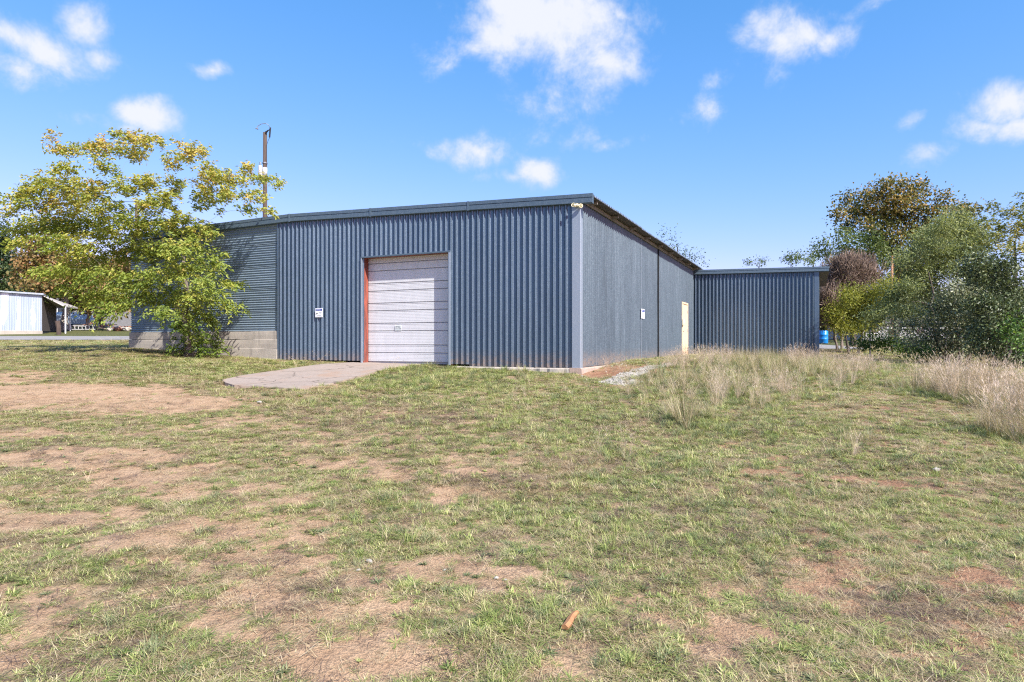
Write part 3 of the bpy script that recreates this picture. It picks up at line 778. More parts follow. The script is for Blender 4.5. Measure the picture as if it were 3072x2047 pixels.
# stepped rake trim along the front, in lengths
def fascia(sa, sb, parent, zf, y0=-.10, h=.215, mat='trim'):
    mb = MB()
    prof = [(y0 + .10, .005), (y0 + .012, .005), (y0 + .010, -h * .36), (y0 + .026, -h * .40), (y0 + .026, -h * .44), (y0 + .004, -h * .47), (y0, -h * .95), (y0 + .012, -h), (y0 + .10, -h - .01)]
    for sx in (sa, sb):
        for (y, z) in prof: mb.v.append((sx, y, zf(sx) + z))
    m = len(prof)
    for i in range(m):
        j = (i + 1) % m; mb.f.append((i, j, m + j, m + i)); mb.m.append(0)
    mb.f += [tuple(range(m)), tuple(m + i for i in reversed(range(m)))]; mb.m += [0, 0]
    return mb.build('fascia_trim', M[mat], parent)
cuts = [S_L - .15, fs(560), S_RIDGE, fs(1118), fs(1410), EAVE]
for i in range(len(cuts) - 1):
    fascia(cuts[i], cuts[i + 1] - .006, B, roof_z, -.10 - .003 * (i % 2))
    if 0 < i:
        MB().hexa([(cuts[i] - .03, -.110, roof_z(cuts[i] - .03) - .222), (cuts[i] + .03, -.110, roof_z(cuts[i] + .03) - .222), (cuts[i] + .03, -.095, roof_z(cuts[i] + .03) - .222), (cuts[i] - .03, -.095, roof_z(cuts[i] - .03) - .222),
                   (cuts[i] - .03, -.110, roof_z(cuts[i] - .03) + .008), (cuts[i] + .03, -.110, roof_z(cuts[i] + .03) + .008), (cuts[i] + .03, -.095, roof_z(cuts[i] + .03) + .008), (cuts[i] - .03, -.095, roof_z(cuts[i] - .03) + .008)]).build('fascia_joint', M['trim'], B)

# ------------------------------------------------------------------ annex
k2 = (2455 - CX0) / FP
P0 = Vector((CX + ANNEX_T * SA, CY + ANNEX_T * CA, 0))
AW = (k2 * P0.y - P0.x) / (CA + k2 * SA)
AN = empty('metal_annex', P0, -A)
tag(AN, 'lower galvanised steel annex set back at the right end of the warehouse', 'annex')
AZ0, AZ1 = 3.80, 3.70
aroof = lambda s: AZ0 + (AZ1 - AZ0) * s / AW
s = .02
while s < AW - .12:
    n = min(SW, int((AW - .08 - s) / PITCH))
    if n < 1: break
    clad('wall_sheet', rib_profile(n), s, -.05, lambda q: aroof(q) - .10, front_out, AN, M['wall'], .0016); s += n * PITCH
mb = MB(); mb.box((s - .005, -.03, -.06), (AW + .03, -.001, aroof(AW) - .12)); mb.box((AW, -.001, -.06), (AW + .03, .14, aroof(AW) - .12)); mb.build('corner_trim', M['wall'], AN, .004)
t = .14
while t < 7.0:
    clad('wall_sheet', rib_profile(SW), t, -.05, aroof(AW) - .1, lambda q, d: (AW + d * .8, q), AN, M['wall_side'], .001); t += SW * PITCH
MB().box((.0, .05, -.2), (AW - .03, 7.6, 3.5)).build('inner_wall', M['black'], AN)
mb = MB(); mb.box((-.0, -.06, -.5), (AW + .05, .04, -.06)); mb.build('slab_edge', M['slab'], AN, .01)
AE = AW + .40
fascia(.02, AE, AN, aroof, -.13, .20)
def annex_roof(t0, n):
    prof = rib_profile(n); mb = MB(); m = len(prof)
    for lay in (0, 1):
        for sx in (-.1, AE + .02):
            for (o, d) in prof: mb.v.append((sx, t0 + o, aroof(sx) - .045 + d * .8 - .004 * lay))
    for i in range(m - 1):
        mb.f.append((i, i + 1, m + i + 1, m + i)); mb.m.append(0)
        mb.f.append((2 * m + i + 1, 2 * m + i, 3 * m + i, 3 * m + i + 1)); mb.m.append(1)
        mb.f.append((m + i, m + i + 1, 3 * m + i + 1, 3 * m + i)); mb.m.append(0)
    me = bpy.data.meshes.new('roof_sheet'); me.from_pydata(mb.v, [], mb.f); me.polygons.foreach_set('material_index', mb.m)
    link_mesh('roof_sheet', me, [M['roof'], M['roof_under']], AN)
t = -.08
while t < 7.2: annex_roof(t, SW); t += SW * PITCH
MB().hexa([(AW + .032, -.03, aroof(AW) - .25), (AE, -.03, aroof(AE) - .21), (AE, 7.4, aroof(AE) - .21), (AW + .032, 7.4, aroof(AW) - .25),
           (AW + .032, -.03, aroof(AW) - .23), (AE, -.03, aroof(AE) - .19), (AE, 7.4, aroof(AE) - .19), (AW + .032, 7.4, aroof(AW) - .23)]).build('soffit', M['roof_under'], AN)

# ------------------------------------------------------------------ things fixed to the building
def text_mesh(txt, size):
    cu = bpy.data.curves.new('lettering', 'FONT'); cu.body = txt; cu.size = size; cu.align_x = 'CENTER'; cu.align_y = 'CENTER'; cu.resolution_u = 2; cu.extrude = .0004
    ob = bpy.data.objects.new('lettering', cu); C.objects.link(ob); dg = bpy.context.evaluated_depsgraph_get()
    me = bpy.data.meshes.new_from_object(ob.evaluated_get(dg)); bpy.data.objects.remove(ob); bpy.data.curves.remove(cu)
    me.materials.clear(); return me
def lettering(txt, size, x, z, y, mat, parent, wide=1.0):
    o = link_mesh('lettering', text_mesh(txt, size), mat, parent); o.location = (x, y, z); o.rotation_euler = (R(90), 0, 0); o.scale = (wide, 1, 1); return o
M['sign_white'] = plain('sign_white', (.82, .83, .86), (.78, .80, .84), .4)
M['sign_blue'] = plain('sign_blue', (.02, .05, .30), (.015, .035, .24), .4)
M['ink'] = plain('sign_ink', (.03, .03, .035), None, .6)
def notice_sign(loc, rz, w, h, label):
    e = empty('notice_sign', loc, rz); tag(e, label, 'sign', 'blue and white notice signs')
    bk = MB().box((-w / 2, -.012, -h / 2), (w / 2, -.002, h / 2)).build('plate', M['sign_white'], e, .003)
    MB().box((-w * .44, -.0135, h * .20), (w * .44, -.0125, h * .44)).build('header', M['sign_blue'], e)
    lettering('NOTICE', h * .20, -w * .10, h * .32, -.0145, M['sign_white'], e, .92)
    MB().lathe([(.0, .0), (h * .095, .0), (h * .095, .0012), (.0, .0012)], 16, 'y', (w * .33, -.0137, h * .32)).build('emblem', M['sign_blue'], e)
    MB().lathe([(.0, .0), (h * .105, .0), (h * .105, .0004), (.0, .0004)], 16, 'y', (w * .33, -.0132, h * .32)).build('emblem_ring', M['sign_white'], e)
    # camera pictogram: body on a wall bracket
    mb = MB(); y = -.0132
    def q(pts): mb.hexa([(a, y, b) for a, b in pts] + [(a, y - .001, b) for a, b in pts])
    q([(-w * .34, h * .0), (-w * .12, -h * .08), (-w * .15, -h * .15), (-w * .37, -h * .07)])
    q([(-w * .40, -h * .12), (-w * .30, -h * .11), (-w * .32, -h * .18), (-w * .42, -h * .20)])
    mb.build('camera_pictogram', M['ink'], e)
    lettering('THIS AREA', h * .09, w * .16, h * .02, -.0132, M['ink'], e)
    lettering('UNDER', h * .09, w * .16, -h * .13, -.0132, M['ink'], e)
    lettering('VIDEO SURVEILLANCE', h * .085, 0, -h * .29, -.0132, M['ink'], e, .8)
    MB().box((-w * .42, -.0132, -h * .43), (w * .42, -.0126, -h * .415)).build('border_line', M['ink'], e)
    return e
def wpt(lx, ly, z):
    return (CX + lx * CA + ly * SA, CY - lx * SA + ly * CA, z)
sx0 = fs(961.5); notice_sign(wpt(sx0, -RIB - .004, fz(961.5, 939)), -A, .27, .255, 'blue and white notice sign on the ribbed front wall left of the white door')
tx0 = st(1923); notice_sign(wpt(RIB + .004, tx0, sz(1923, 942)), R(90) - A, .44, .30, 'blue and white notice sign on the side wall of the warehouse')
e = empty('door_sign', wpt(fs(1180), D_Y - .004, CAMZ + (HY - 984.5) / FP * (CY - fs(1180) * SA + .20)), -A); tag(e, 'small pale sign with black lettering on the white overhead door', 'sign')
M['sign_pale'] = plain('sign_pale', (.66, .70, .70), (.5, .55, .56), .5, 0, 30)
MB().box((-.10, -.006, -.072), (.115, -.001, .072)).build('plate', M['sign_pale'], e, .002)
lettering('SMILE', .062, 0, .028, -.0072, M['ink'], e, 1.05); lettering("YOU'RE ON CAMERA", .036, 0, -.024, -.0072, M['ink'], e, .66)
MB().box((-.094, -.0068, -.060), (.094, -.0062, -.056)).build('border_line', M['ink'], e)
lb = empty('key_box', wpt(.05, st(2043.5), sz(2043, 967)), R(90) - A); tag(lb, 'small cream key box beside the tan side door', 'key box')
MB().box((-.10, -.07, -.13), (.10, 0, .13)).build('case', M['cream'], lb, .01)
MB().box((-.06, -.078, -.02), (.06, -.071, .09)).build('cover', M['white'], lb, .003)

fl = empty('floodlight', wpt(-.02, -.05, fz(1735, 620)), -A); tag(fl, 'twin cream floodlight under the eave at the near corner', 'floodlight')
MB().lathe([(.0, .0), (.055, .0), (.055, .03), (.03, .045), (.0, .045)], 16, 'y', (0, 0, .03)).build('mount', M['cream'], fl, smooth=True)
for (dx, dy, dz, yaw) in ((-.06, -.13, 0.0, -6), (.12, -.06, -.02, 34)):
    hd = MB().lathe([(.0, -.11), (.022, -.10), (.028, -.05), (.050, -.015), (.060, .015), (.060, .030), (.050, .030), (.044, .012), (.0, .008)], 20, 'y').build('lamp_head', M['cream'], fl, smooth=True)
    hd.scale = (.84,) * 3; hd.location = (dx * .8, dy, dz); hd.rotation_euler = (R(-14), 0, R(yaw))
    MB().lathe([(.0, .006), (.043, .008), (.038, .022), (.022, .031), (.0, .034)], 18, 'y').build('bulb', M['lens'], hd, smooth=True)
    d = Vector((dx, dy, dz)); MB().tube([(0, -.035, .03), (dx * .5, (dy - .035) * .5 + .03, .02), (dx, dy + .05, dz)], .016, 8).build('arm', M['cream'], fl)

# ------------------------------------------------------------------ trees
def leaf_geo(P, D, L, W, tint, fold=.25, seed=1):
    r = np.random.default_rng(seed); n = len(P)
    up = r.normal(size=(n, 3)); up[:, 2] += .8
    sd = np.cross(D, up); sd /= np.linalg.norm(sd, axis=1, keepdims=True) + 1e-9
    nm = np.cross(sd, D)
    L = np.asarray(L).reshape(-1, 1); W = np.asarray(W).reshape(-1, 1)
    mid = P + D * L * .45
    v = np.stack([P, mid + sd * W * .5 + nm * W * fold, mid - sd * W * .5 + nm * W * fold, P + D * L - nm * L * .08], 1).reshape(-1, 3)
    b = np.arange(n)[:, None] * 4
    f = np.concatenate([b + np.array([[0, 2, 3]]), b + np.array([[0, 3, 1]])], 0)
    return v, f, np.repeat(tint, 4)
def leaves_object(name, v, f, t, mat, parent):
    me = bpy.data.meshes.new(name); fill_mesh(me, v, f)
    a = me.attributes.new('tint', 'FLOAT', 'POINT'); a.data.foreach_set('value', t.astype(np.float32))
    return link_mesh(name, me, mat, parent)
def tubes_np(segs):
    """segs: list of (pts, radii, sides) in one mesh"""
    mb = MB()
    for p, r, k in segs: mb.tube(p, r, k, cap=False)
    return mb
def unit(v): return v / (np.linalg.norm(v, axis=-1, keepdims=True) + 1e-9)

def make_tree(name, label, cat, base, blobs, bark, leafm, seed, trunk_r=.12, crotch=.25, leaf=(.11, .045), per_m2=9, k_leaf=16, spray=.30, droop=.45,
              tint=(.5, .25), tint_h=0.0, group=None, twig=True, stems=1, upright=0.0, jitter=1.0, leafdir='spray', fold=.25, twig_r=.006, crown_name='crown'):
    """blobs: list of (centre, rx, ry(depth), rz) in metres, world space"""
    r = np.random.default_rng(seed); rr = random.Random(seed)
    root = empty(name, base); tag(root, label, cat, group)
    base = Vector(base)
    cs = [Vector(b[0]) for b in blobs]
    top = max(c.z for c in cs); mean = sum(cs, Vector()) / len(cs)
    cr = Vector((base.x * .8 + mean.x * .2, base.y * .8 + mean.y * .2, base.z + (top - base.z) * crotch))
    segs = []; nodes = []
    for sidx in range(stems):
        off = Vector((rr.uniform(-.25, .25), rr.uniform(-.2, .2), 0)) * (0 if stems == 1 else 1)
        tip = cr + off * 3 + Vector((0, 0, (top - base.z) * .30))
        pts = []; m = 9
        for i in range(m):
            u = i / (m - 1); p = (base + off) * (1 - u) + tip * u
            p = p + Vector((rr.uniform(-1, 1), rr.uniform(-1, 1), 0)) * trunk_r * .5 * (0 < i < m - 1)
            pts.append(p)
        rad = [trunk_r * (1.35 if i == 0 else 1.0) * (1 - .75 * i / (m - 1)) / (1 if stems == 1 else 1.5) for i in range(m)]
        pts[0] = pts[0] - Vector((0, 0, .15))
        segs.append((pts, rad, 9))
        for i in range(2, m): nodes.append((pts[i], rad[i]))
    order = sorted(range(len(cs)), key=lambda i: (cs[i] - cr).length)
    for i in order:
        c = cs[i]
        j = min(range(len(nodes)), key=lambda q: (nodes[q][0] - c).length + .35 * max(0, nodes[q][0].z - c.z) * 2 + .12 * (nodes[q][0] - cr).length)
        p0, r0 = nodes[j]; d = c - p0; ln = d.length
        r1 = min(r0 * .75, .010 + .016 * ln)
        mid1 = p0 + d * .35 + Vector((rr.uniform(-.08, .08), rr.uniform(-.08, .08), .10)) * ln
        mid2 = p0 + d * .70 + Vector((rr.uniform(-.06, .06), rr.uniform(-.06, .06), .07)) * ln
        segs.append(([p0, mid1, mid2, c], [r1, r1 * .78, r1 * .55, max(r1 * .3, .004)], 6 if r1 > .02 else 4))
        nodes += [(mid1, r1 * .78), (mid2, r1 * .55), (c, max(r1 * .35, .005))]
    V = []; Fc = []; Tn = []; nv = 0
    zlo = min(c.z for c in cs); zhi = top
    for bi, (c, rx, ryy, rz) in enumerate(blobs):
        c = np.array(c); ncl = max(3, int(2.7 * per_m2 * (4 * rx * rz) * (.8 + .4 * r.random())))
        q = r.normal(size=(ncl, 3)); q = unit(q) * (r.random((ncl, 1)) ** .45)
        cp = c + q * np.array([rx, ryy, rz]) * jitter
        out = unit(cp - np.array(cr) * .5 - c * .5 + r.normal(size=(ncl, 3)) * .25)
        out[:, 2] += upright; out = unit(out)
        if twig:
            for u in range(0, ncl, 4):
                a = Vector(c * .55 + cp[u] * .45 - np.array([0, 0, rz * .15])); segs.append(([a, Vector(cp[u])], [twig_r, twig_r * .5], 3))
        n = ncl * k_leaf
        ci = np.repeat(np.arange(ncl), k_leaf); u = np.tile(np.linspace(0, 1, k_leaf), ncl)
        if leafdir == 'spray':
            P = cp[ci] + out[ci] * (u * spray)[:, None] + np.array([0, 0, -1]) * (u ** 2 * spray * droop)[:, None] + r.normal(size=(n, 3)) * spray * .10
            sidev = unit(np.cross(out[ci], np.array([0, 0, 1.0]) + r.normal(size=(n, 3)) * .3)) * np.where(np.arange(n) % 2, 1, -1)[:, None]
            Dv = unit(sidev * .8 + out[ci] * .55 + np.array([0, 0, -droop]) + r.normal(size=(n, 3)) * .30)
        else:
            P = cp[ci] + r.normal(size=(n, 3)) * spray * .5
            Dv = unit(r.normal(size=(n, 3)) + np.array([0, 0, upright - droop]) + out[ci] * .4)
        sc = .7 + .6 * r.random(n)
        tn = np.clip(tint[0] + tint_h * ((P[:, 2] - zlo) / (zhi - zlo + .01) - .5) + np.repeat(r.normal(size=ncl) * tint[1] * .6, k_leaf) + r.normal(size=n) * tint[1] * .6 + r.normal() * tint[1] * .35, 0, 1)
        v, f, t = leaf_geo(P, Dv, leaf[0] * sc, leaf[1] * sc, tn, fold, seed * 1000 + bi)
        V.append(v); Fc.append(f + nv); Tn.append(t); nv += len(v)
    inv = Matrix.Translation(-base)
    mb = tubes_np(segs); mb.v = [tuple(Vector(p) - base) for p in mb.v]
    mb.build('trunk', bark, root, smooth=True)
    leaves_object(crown_name, np.concatenate(V) - np.array(base), np.concatenate(Fc), np.concatenate(Tn), leafm, root)
    return root

def crop_blobs(lst, ox, oy, sc, Y, dmin, dmax, seed, wall=False, thick=1.0):
    r = random.Random(seed); out = []
    for (cx, cy, rx, ry) in lst:
        px, py = ox + cx / sc, oy + cy / sc
        dy = r.uniform(dmin, dmax); y = Y + dy
        if wall and py > 650 and px > 380:
            ywall = CY - fs(px) * SA; y = min(y, ywall - .55 - r.uniform(0, .8))
        p = at(px, py, y); m = y / FP / sc
        out.append((p, rx * m, (rx + ry) / 2 * m * thick, ry * m))
    return out

LM_MAIN = leaf_mat('pecan_leaves', [(0.0, (0.129, 0.194, 0.036)), (.35, (0.294, 0.359, 0.065)), (.6, (0.470, 0.441, 0.100)), (.82, (0.588, 0.423, 0.129)), (1.0, (0.541, 0.294, 0.106))], .42)
MAIN = [(340,140,40,26),(345,200,45,30),(430,215,70,34),(530,200,60,30),(610,200,55,50),(600,255,40,24),(700,130,45,26),(790,140,70,34),(880,170,75,42),(720,200,80,34),(800,235,75,34),(930,150,28,26),
 (1040,170,25,22),(1130,230,80,42),(1050,260,60,26),(1190,240,28,26),(1010,300,40,34),(1220,330,65,42),(1300,370,85,34),(1220,400,80,52),(1400,390,80,42),(1440,310,55,26),(1550,390,75,34),(1615,410,24,36),(1480,480,75,34),(1555,560,46,22),(1440,560,56,24),(1350,480,80,42),(1250,480,80,44),(1180,520,46,54),(1290,572,18,16),
 (1040,420,56,44),(1000,500,56,36),(960,540,64,44),(880,540,70,54),(860,400,80,52),(760,420,90,54),(650,330,56,34),(560,450,100,62),(430,330,80,44),(330,380,80,52),(250,420,80,54),(420,450,115,62),(180,480,70,44),(120,520,60,34),(100,570,36,36),(45,490,24,28),(300,530,100,54),(500,540,115,62),(680,560,100,62),
 (150,680,70,34),(250,640,120,62),(400,640,125,72),(560,660,115,72),(720,680,110,72),(140,750,55,36),(850,660,80,64),(960,660,80,64),(1080,640,80,72),(1180,680,56,44),
 (480,770,100,62),(350,750,90,54),(600,800,105,62),(760,800,105,62),(900,800,105,62),(1040,790,90,62),(1150,770,66,54),(1230,700,28,26),
 (330,900,80,42),(470,900,105,52),(620,940,115,52),(760,960,115,52),(900,950,115,52),(1050,930,90,62),(1170,900,78,62),(1265,870,46,44),(1290,820,34,26),(1200,980,78,44),(1310,980,46,26),(1375,990,34,26),(430,1020,66,34),(560,1060,86,42),(700,1060,98,52),(850,1050,105,52),(980,1060,105,52),(1120,1060,98,52),(1250,1070,74,42),(1340,1100,54,26),(1395,1110,18,18),
 (640,1130,86,32),(760,1110,56,26),(960,1150,76,34),(1080,1150,76,42),(1180,1170,66,34),(1230,1180,36,26)]
TREE_Y = 19.2
tb = at(1115 / 1.96, 1055, TREE_Y); tb.z = float(height(tb.x, tb.y))
make_tree('pecan_tree', 'spreading yellow-green tree in front of the corrugated left wall', 'tree', tb, crop_blobs(MAIN, 0, 350, 1.96, TREE_Y, -1.9, .9, 3, True, 1.2), M['bark'], LM_MAIN, 3,
          trunk_r=.13, crotch=.22, leaf=(.108, .045), per_m2=33, k_leaf=15, spray=.36, droop=.6, tint=(.41, .17), tint_h=.46, jitter=1.12)
LM_VINE = leaf_mat('sucker_leaves', [(0, (0.065, 0.117, 0.019)), (.5, (0.143, 0.221, 0.033)), (1, (0.286, 0.312, 0.065))])
VINE = [(1050,1240,34,44),(1120,1250,50,44),(1180,1300,56,44),(1100,1330,80,44),(1230,1335,56,34),(1060,1370,56,26),(1180,1380,74,26),(1290,1365,34,22)]
vb = crop_blobs(VINE, 0, 350, 1.96, TREE_Y - .2, -.5, .3, 8, True)
b0 = at(1150 / 1.96, 1062, TREE_Y - .35); b0.z = float(height(b0.x, b0.y))
make_tree('sucker_shrub', 'leafy shrub of suckers round the foot of the yellow-green tree', 'shrub', b0, vb, M['bark'], LM_VINE, 9, trunk_r=.03, crotch=.1, leaf=(.085, .042), per_m2=36, k_leaf=14, spray=.2, tint=(.5, .25), stems=3)

# trees on the left, beyond the road
LM_BROWN = leaf_mat('browning_sycamore_leaves', [(0, (0.075, 0.090, 0.021)), (.35, (0.181, 0.160, 0.048)), (.65, (0.351, 0.212, 0.090)), (1, (0.446, 0.245, 0.106))])
BROWN = [(170,860,60,54),(130,930,56,44),(220,900,90,62),(180,990,86,34),(300,960,90,52),(320,1030,90,34),(400,960,70,52),(420,1085,56,36),(500,1100,56,34),(330,870,80,52),(250,800,80,52),(200,740,70,52),(420,840,90,60),(520,980,90,56),(620,1040,90,50),(560,1100,80,36),(690,1120,60,30),(470,1060,60,40)]
bp = at(197, 985, 52); bp.z = float(height(bp.x, bp.y))
make_tree('sycamore_tree', 'browning sycamore beyond the road at the left, pale trunk', 'tree', bp, crop_blobs(BROWN, 0, 350, 1.96, 52, -2.5, 2.5, 12, False, 1.2), M['bark_pale'], LM_BROWN, 12,
          trunk_r=.28, crotch=.42, leaf=(.26, .19), per_m2=5.5, k_leaf=12, spray=.7, droop=.5, tint=(.46, .26), leafdir='ball', twig_r=.012)
LM_DARK = leaf_mat('dark_oak_leaves', [(0, (0.023, 0.044, 0.017)), (.5, (0.058, 0.098, 0.036)), (1, (0.130, 0.169, 0.065))])
DKL = [(0,650,30,26),(22,720,32,44),(10,800,60,54),(66,855,50,44),(30,920,90,54),(40,990,80,34),(-60,760,80,80),(-60,900,90,80)]
lp = at(-10, 985, 66); lp.z = float(height(lp.x, lp.y))
make_tree('oak_tree', 'dark green oak behind the blue shed at the left edge', 'tree', lp, crop_blobs(DKL, 0, 350, 1.96, 66, -2, 2, 14, False, 1.2), M['bark_dark'], LM_DARK, 14, trunk_r=.3, crotch=.4, leaf=(.30, .15), per_m2=6, k_leaf=14, spray=.8, tint=(.5, .3), leafdir='ball', twig_r=.012)
for i, (px, w, lean, bk) in enumerate(((262, .15, .3, 'bark_pale'), (292, .16, -.2, 'bark_pale'), (305, .26, .1, 'bark_dark'))):
    p = at(px, 970, 54 + i); p.z = float(height(p.x, p.y)); bl = [(p + Vector((lean * 6 + dx, dy, 4.6 + dz)), .9, .9, .6) for dx, dy, dz in ((0, 0, 0), (-1.2, .6, .4), (1.2, -.4, .3), (.4, .8, 1.1))]
    make_tree('yard_tree', ['slim pale trunk leaning right in the yard behind the ladder', 'slim pale trunk standing beside the dark trunk in the yard', 'thick dark trunk in the yard nearest the warehouse'][i], 'tree', p, bl, M[bk], LM_BROWN, 20 + i, trunk_r=w, crotch=.6, leaf=(.24, .16), per_m2=6, k_leaf=12, spray=.6, tint=(.3, .25), leafdir='ball', group='trees in the yard across the road')

# right-hand trees
def c5(lst, Y, d0, d1, seed, thick=1.1): return crop_blobs(lst, 2350, 500, 2.24, Y, d0, d1, seed, False, thick)
LM_SYC = leaf_mat('bronzing_leaves', [(0, (0.051, 0.072, 0.022)), (.4, (0.134, 0.143, 0.039)), (.7, (0.339, 0.251, 0.081)), (1, (0.537, 0.339, 0.134))])
SYC = [(690,115,60,34),(800,135,85,52),(900,150,56,52),(560,200,56,52),(650,200,85,60),(760,230,95,68),(880,250,85,68),(440,220,66,44),(375,320,60,42),(480,310,85,52),(600,320,95,60),(560,400,85,42),(700,330,85,60),(800,330,95,68),(930,320,56,44),(450,400,66,34),(1070,210,66,42),(1050,290,76,44),(1150,290,76,34),(1260,290,76,34),(700,420,70,40),(880,400,90,50),(1000,380,80,44),(620,470,90,50),(780,480,110,60),(920,470,100,56),(700,560,100,60),(860,580,110,60),(1050,480,110,60),(1180,380,90,50),(760,660,100,60),(1000,600,110,60)]
p = at(2350 + 760 / 2.24, 1010, 44); p.z = float(height(p.x, p.y))
make_tree('sycamore_tree', 'tall bronzing tree rising behind the brush at the right', 'tree', p, c5(SYC, 44, -2, 2, 31), M['bark_dark'], LM_SYC, 31, trunk_r=.2, crotch=.45, leaf=(.18, .12), per_m2=8, k_leaf=13, spray=.5, tint=(.36, .28), leafdir='ball', twig_r=.012, tint_h=.2)
LM_MIDG = leaf_mat('deep_green_leaves', [(0, (0.045, 0.075, 0.022)), (.5, (0.098, 0.149, 0.041)), (1, (0.209, 0.254, 0.083))])
GR2 = [(280,520,56,26),(300,590,66,44),(400,560,85,52),(560,500,85,52),(620,540,85,52),(500,580,76,44),(660,620,56,52),(380,470,66,34),(470,480,76,44),(250,570,40,24),(400,640,90,40),(560,640,80,40)]
p = at(2350 + 470 / 2.24, 1012, 41); p.z = float(height(p.x, p.y))
make_tree('elm_tree', 'deep green tree behind the annex roof, left of the tall bronzing tree', 'tree', p, c5(GR2, 41, -1.5, 1.5, 33), M['bark_dark'], LM_MIDG, 33, trunk_r=.2, crotch=.4, leaf=(.17, .09), per_m2=8, k_leaf=14, spray=.5, tint=(.5, .28), leafdir='ball', twig_r=.01)
for i, (lst, lab) in enumerate((([(40, 625, 60, 22), (110, 610, 46, 22), (150, 630, 40, 20), (70, 600, 40, 14)], 'small far green treetop just above the annex roof'),
                               ([(200, 600, 26, 34), (215, 560, 18, 22), (190, 640, 26, 24)], 'thin wispy treetop at the right of the annex roof'),
                               ([(-160, 640, 30, 16), (-230, 640, 30, 14), (-120, 630, 26, 16)], 'low far treetop showing over the middle of the annex roof'))):
    p = at(2350 + lst[0][0] / 2.24, 1000, 62 + 3 * i); p.z = float(height(p.x, p.y))
    make_tree('far_tree', lab, 'tree', p, crop_blobs(lst, 2350, 500, 2.24, 62 + 3 * i, -1, 1, 40 + i), M['bark_dark'], LM_MIDG, 40 + i, trunk_r=.15, crotch=.6, leaf=(.2, .1), per_m2=6, k_leaf=12, spray=.5, tint=(.6, .25), leafdir='ball', group='far treetops over the annex')
TW = [(2000, 705, 14, 16), (2010, 735, 16, 16), (2025, 750, 14, 14), (2050, 770, 22, 18), (2075, 772, 24, 18), (2095, 785, 24, 12), (2040, 790, 30, 12)]
p = at(2030, 1000, 40); p.z = 0
make_tree('mesquite_tree', 'sparse twiggy treetop above the warehouse eave', 'tree', p, crop_blobs(TW, 0, 0, 1, 40, -1, 1, 45), M['bark_dark'], LM_MIDG, 45, trunk_r=.12, crotch=.6, leaf=(.13, .06), per_m2=7, k_leaf=9, spray=.6, tint=(.45, .25), leafdir='ball')
LM_DEAD = leaf_mat('dead_twigs', [(0, (.10, .075, .06)), (.5, (.22, .16, .125)), (1, (.34, .25, .20))], .1, .8)
DEAD = [(400,700,110,60),(500,720,90,68),(330,790,86,68),(450,820,110,76),(300,880,56,68),(600,760,46,44),(270,980,34,60),(360,920,80,70),(320,1040,60,50),(540,660,50,30),(420,650,60,26)]
p = at(2350 + 400 / 2.24, 1038, 35); p.z = float(height(p.x, p.y))
make_tree('dry_bush', 'big brown leafless bush rising beside the annex corner', 'bush', p, c5(DEAD, 35, -1, 1, 35), M['bark'], LM_DEAD, 35, trunk_r=.10, crotch=.2, leaf=(.42, .022), per_m2=26, k_leaf=16, spray=.45, droop=-.2, upright=1.1, tint=(.5, .28), leafdir='ball', stems=4, twig_r=.012)
LM_YG = leaf_mat('mesquite_yellow_green', [(0, (0.094, 0.118, 0.022)), (.5, (0.234, 0.265, 0.040)), (1, (0.437, 0.406, 0.078))], .4)
YG = [(420,880,62,52),(500,920,85,60),(430,985,85,60),(520,1010,85,60),(620,860,76,52),(640,940,85,52),(700,780,46,36),(480,1070,70,40),(690,850,60,40),(570,960,70,60),(350,980,56,50),(340,1050,50,40),(400,1090,60,34),(560,1080,60,36),(600,1040,60,40),(470,840,70,40)]
p = at(2350 + 470 / 2.24, 1048, 31); p.z = float(height(p.x, p.y))
make_tree('mesquite_tree', 'yellow-green feathery mesquite in front of the brown bush', 'tree', p, c5(YG, 31, -1, 1, 36), M['bark_dark'], LM_YG, 36, trunk_r=.09, crotch=.25, leaf=(.12, .042), per_m2=22, k_leaf=24, spray=.4, droop=.5, tint=(.5, .28), leafdir='ball', stems=3)
LM_MQ = leaf_mat('mesquite_leaves', [(0, (0.084, 0.114, 0.051)), (.5, (0.212, 0.260, 0.107)), (1, (0.400, 0.430, 0.200))], .42)
MQ = [(1180,345,85,42),(1080,405,115,60),(960,480,95,60),(1150,460,135,76),(1250,425,95,68),(1000,560,115,60),(1150,580,135,68),(860,600,95,52),(900,680,105,52),(780,600,50,34),(1050,680,125,52),(1250,560,105,68),(820,830,110,48),(740,885,76,42),(960,780,105,42),(1180,700,110,50),(880,880,100,40),(1330,480,80,60),(700,960,90,46),(820,990,100,46),(930,1030,90,46),(620,1010,60,46),(780,930,80,40),(900,940,90,40),(1020,860,90,44)]
p = at(2350 + 1080 / 2.24, 1068, 24); p.z = float(height(p.x, p.y))
make_tree('mesquite_tree', 'large light green feathery mesquite over the brush at the right', 'tree', p, c5(MQ, 24, -1.6, 1.6, 37), M['bark_dark'], LM_MQ, 37, trunk_r=.13, crotch=.3, leaf=(.11, .036), per_m2=26, k_leaf=26, spray=.36, droop=.5, tint=(.52, .28), leafdir='ball', stems=2)
LM_YEL = leaf_mat('yellowing_leaves', [(0, (0.075, 0.105, 0.030)), (.5, (0.209, 0.239, 0.067)), (1, (0.508, 0.419, 0.120))], .4)
RE = [(1420,300,60,34),(1520,330,85,52),(1600,320,40,52),(1390,390,56,44),(1480,430,95,52),(1580,450,76,60),(1400,520,95,60),(1540,560,85,68),(1590,225,22,22),(1660,400,80,80),(1660,560,80,80)]
p = at(2350 + 1560 / 2.24, 1090, 20.5); p.z = float(height(p.x, p.y))
